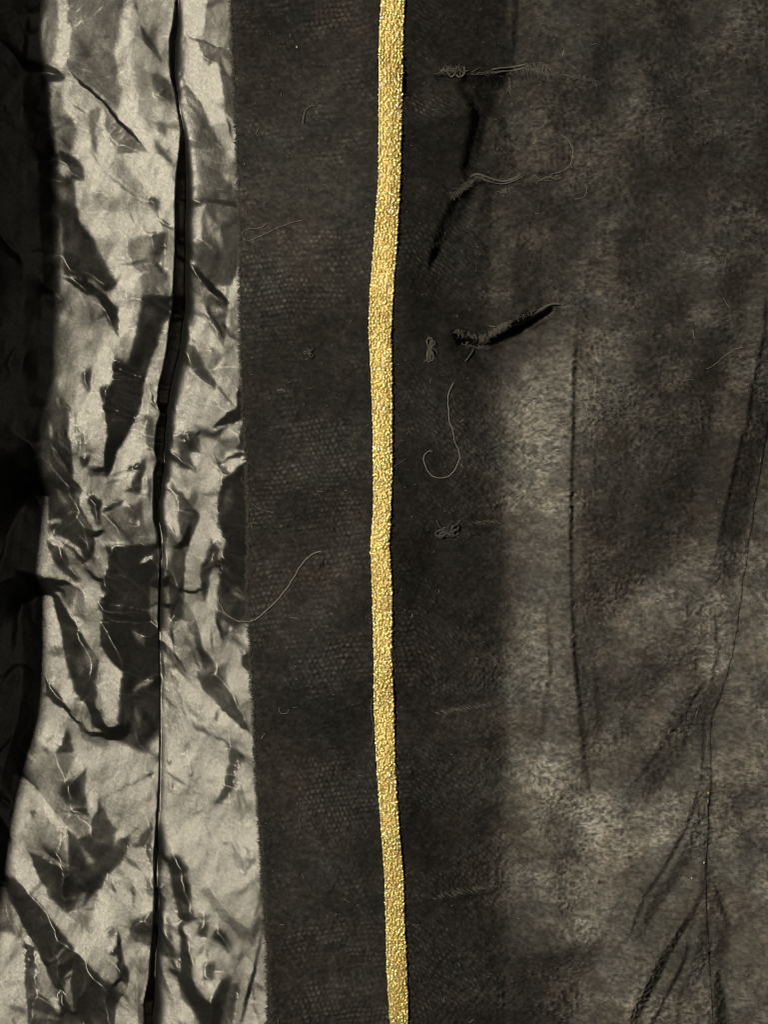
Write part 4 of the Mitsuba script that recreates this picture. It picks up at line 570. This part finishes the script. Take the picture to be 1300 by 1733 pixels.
bow(ROOT + '__thread_knot_001', 727, 590, [(95, 24, 4), (80, 22, 5), (-90, 16, 5), (-60, 14, 4), (100, 14, 3)], 0.8, 72, 'mat_fray', 'grey tuft of cut stitches below the lowest tear', [(85, 24), (70, 18), (-30, 14), (120, 16), (-80, 18)])
bow(ROOT + '__thread_knot_002', 522, 599, [(30, 9, 3), (200, 8, 3), (-60, 7, 3)], 0.7, 73, 'mat_fray', 'small pale tuft left of the braid', [(50, 11), (20, 12), (-80, 9)])
bow(ROOT + '__thread_knot_003', 540, 951, [(100, 10, 3), (60, 8, 3), (-20, 8, 3)], 0.6, 74, 'mat_black_thread', 'small dark tuft at the end of the loose thread', [(90, 13), (20, 11)])
for k, (lab, pts) in enumerate([('pale worn bar of old stitching beside the knot', [(800,886), (820,884), (852,885)]), ('faint worn bar of old stitching low right of the braid', [(735,1208), (790,1198), (848,1192)]), ('pale worn bar of old stitching near the bottom', [(735,1514), (790,1505), (846,1503)])]):
    g = np.random.default_rng(140 + k); p = smooth_path(pts, 2.4); P = []
    for q in p:
        if g.random() < .7: a = g.uniform(-.5, .5); x = q[0] + np.linspace(-3.5, 3.5, 5) * math.cos(a) + g.normal(0, 1); y = q[1] + np.linspace(-2.5, 2.5, 5) * math.sin(a + 1) + g.normal(0, 1.3); P.append(np.column_stack([x, y, surf(x, y) + 1 + np.array([0, 1.2, 1.8, 1.2, 0])]))
    key = ROOT + '__worn_stitching' + (f'_{k:03d}' if k else ''); scene[key] = mikit.ply(tubes(P, [.55] * len(P)), 'mat_fray', smooth=True); labels[key] = {'label': lab}

# ---------------------------------------------------------------- loose threads and hairs lying on it
def thread(key, label, pts, r, mat, seed, ply=True, lift=2.0, group=None, cat='thread'):
    p = lay(pts, lift, r, 1.3, seed)
    P = twisted(p, r, 8) if ply else [p]
    scene[key] = mikit.ply(tubes(P, [r * (.75 if ply else 1)] * len(P)), mat, smooth=True)
    labels[key] = {'label': label, 'category': cat}
    if group: labels[key]['group'] = group
thread('loose_thread', 'grey thread hanging in a hooked loop right of the gold braid', [(767,648), (758,673), (762,715), (771,750), (777,769), (769,796), (754,808), (738,808), (727,802), (719,785), (717,773), (723,765), (731,763)], .7, 'mat_pale_thread', 81)
thread('loose_thread_001', 'pale thread curving from the lining over the velvet edge', [(367,1013), (377,1034), (395,1048), (419,1052), (436,1045), (458,1027), (492,985), (515,950), (542,933)], .75, 'mat_pale_thread', 82)
thread('loose_thread_002', 'thin curved thread at the right end of the middle tear', [(948,231), (961,244), (968,270), (961,286), (945,296), (929,301)], .5, 'mat_pale_thread', 83)
thread('loose_thread_003', 'fuzzy grey thread curl near the top left of the velvet', [(515,214), (516,196), (521,186), (534,183)], .8, 'mat_fray', 84)
thread('loose_thread_004', 'fine hooked fibre on the dark strip of velvet low beside the braid', [(626,1262), (632,1230), (628,1200), (632,1175)], .5, 'mat_fray', 85, False)
HAIR = [('long pale hair lying along the velvet edge below the weave', [(409,403), (422,407), (443,400), (458,393), (480,383), (511,374)]), ('short pale hair crossing the long hair at the velvet edge', [(409,400), (427,387), (443,385), (449,377)]), ('hooked hair right of the middle tear', [(987,312), (993,325), (986,336), (972,337)]), ('upright bent hair on the upper right velvet', [(1232,431), (1224,445), (1224,457)]),
        ('short slanting hair at the right below the bent hair', [(1220,507), (1226,517), (1232,525)]), ('long straight hair slanting across the right velvet', [(1193,625), (1217,611), (1231,599), (1253,589)]), ('short level hair left of the slanting long hair', [(1151,646), (1162,644), (1172,642)]), ('bent hair beside the pale band', [(992,705), (995,684), (1009,677), (1033,668)]),
        ('tiny curled hair on the lower left velvet', [(475,1195), (477,1205), (485,1205), (490,1198)]), ('hair crossing from the lining to the velvet edge', [(408,806), (411,815), (418,822)]), ('faint hair on the velvet just below the edge hair', [(425,850), (440,862), (462,868)]), ('faint upright hair near the foot of the velvet facing', [(507,1378), (510,1395)]), ('thin hair crossing to the braid at mid height', [(665,790), (676,784), (686,776)])]
for i, (lab, pts) in enumerate(HAIR):
    thread('hair' + (f'_{i:03d}' if i else ''), lab, pts, .42, 'mat_pale_thread' if i < 9 else 'mat_fray', 90 + i, False, 1.6, None, 'hair')
GLIT = [(1222,1008,2.6), (1195,1338,2.6), (1189,1456,2.2), (1168,1482,1.6), (503,83,2.0)]
for i, (x, y, rr) in enumerate(GLIT):
    m = trimesh.creation.icosphere(subdivisions=1, radius=1.0); v = np.array(m.vertices) * [rr * .7, rr, rr * .5] * (1 + .3 * np.random.default_rng(i).normal(0, 1, (len(m.vertices), 1)) * .5) + [x, y, float(surf(x, y)) + rr * .4]
    k = 'glitter_fleck' + (f'_{i:03d}' if i else '')
    scene[k] = mikit.ply((W(v[:, 0], v[:, 1], v[:, 2]), np.array(m.faces)), 'mat_lint' if i > 1 else 'mat_gold_ground')
    labels[k] = {'label': ['gold fleck on the side fold at mid height', 'gold fleck on the side fold below the middle', 'pale fleck near the lower end of the side fold', 'tiny pale fleck left of the lowest side fold', 'pale fleck on the velvet near the top left'][i], 'category': 'fleck'}
g = np.random.default_rng(101); P, R = [], []
for _ in range(800):
    x, y = g.uniform(410, 1298), g.uniform(0, 1733)
    if x < velvet_edge(y) + 4 or braid_l(y) - 3 < x < braid_r(y) + 3: continue
    ln = g.uniform(1.2, 3.0) if g.random() < .9 else g.uniform(4, 11); a = g.uniform(0, 6.28); m = 4; s = np.linspace(0, 1, m)[:, None]
    xy = np.array([x, y]) + s * ln * np.array([math.cos(a), math.sin(a)]) + s * s * g.normal(0, .25 * ln, 2)
    P.append(np.column_stack([xy, surf(xy[:, 0], xy[:, 1]) + 1.2])); R.append(g.uniform(.35, .75))
scene['lint'] = mikit.ply(tubes(P, R, 3), 'mat_pale_thread', smooth=True)
labels['lint'] = {'kind': 'stuff', 'label': 'tiny pale lint scattered over the velvet', 'category': 'lint'}
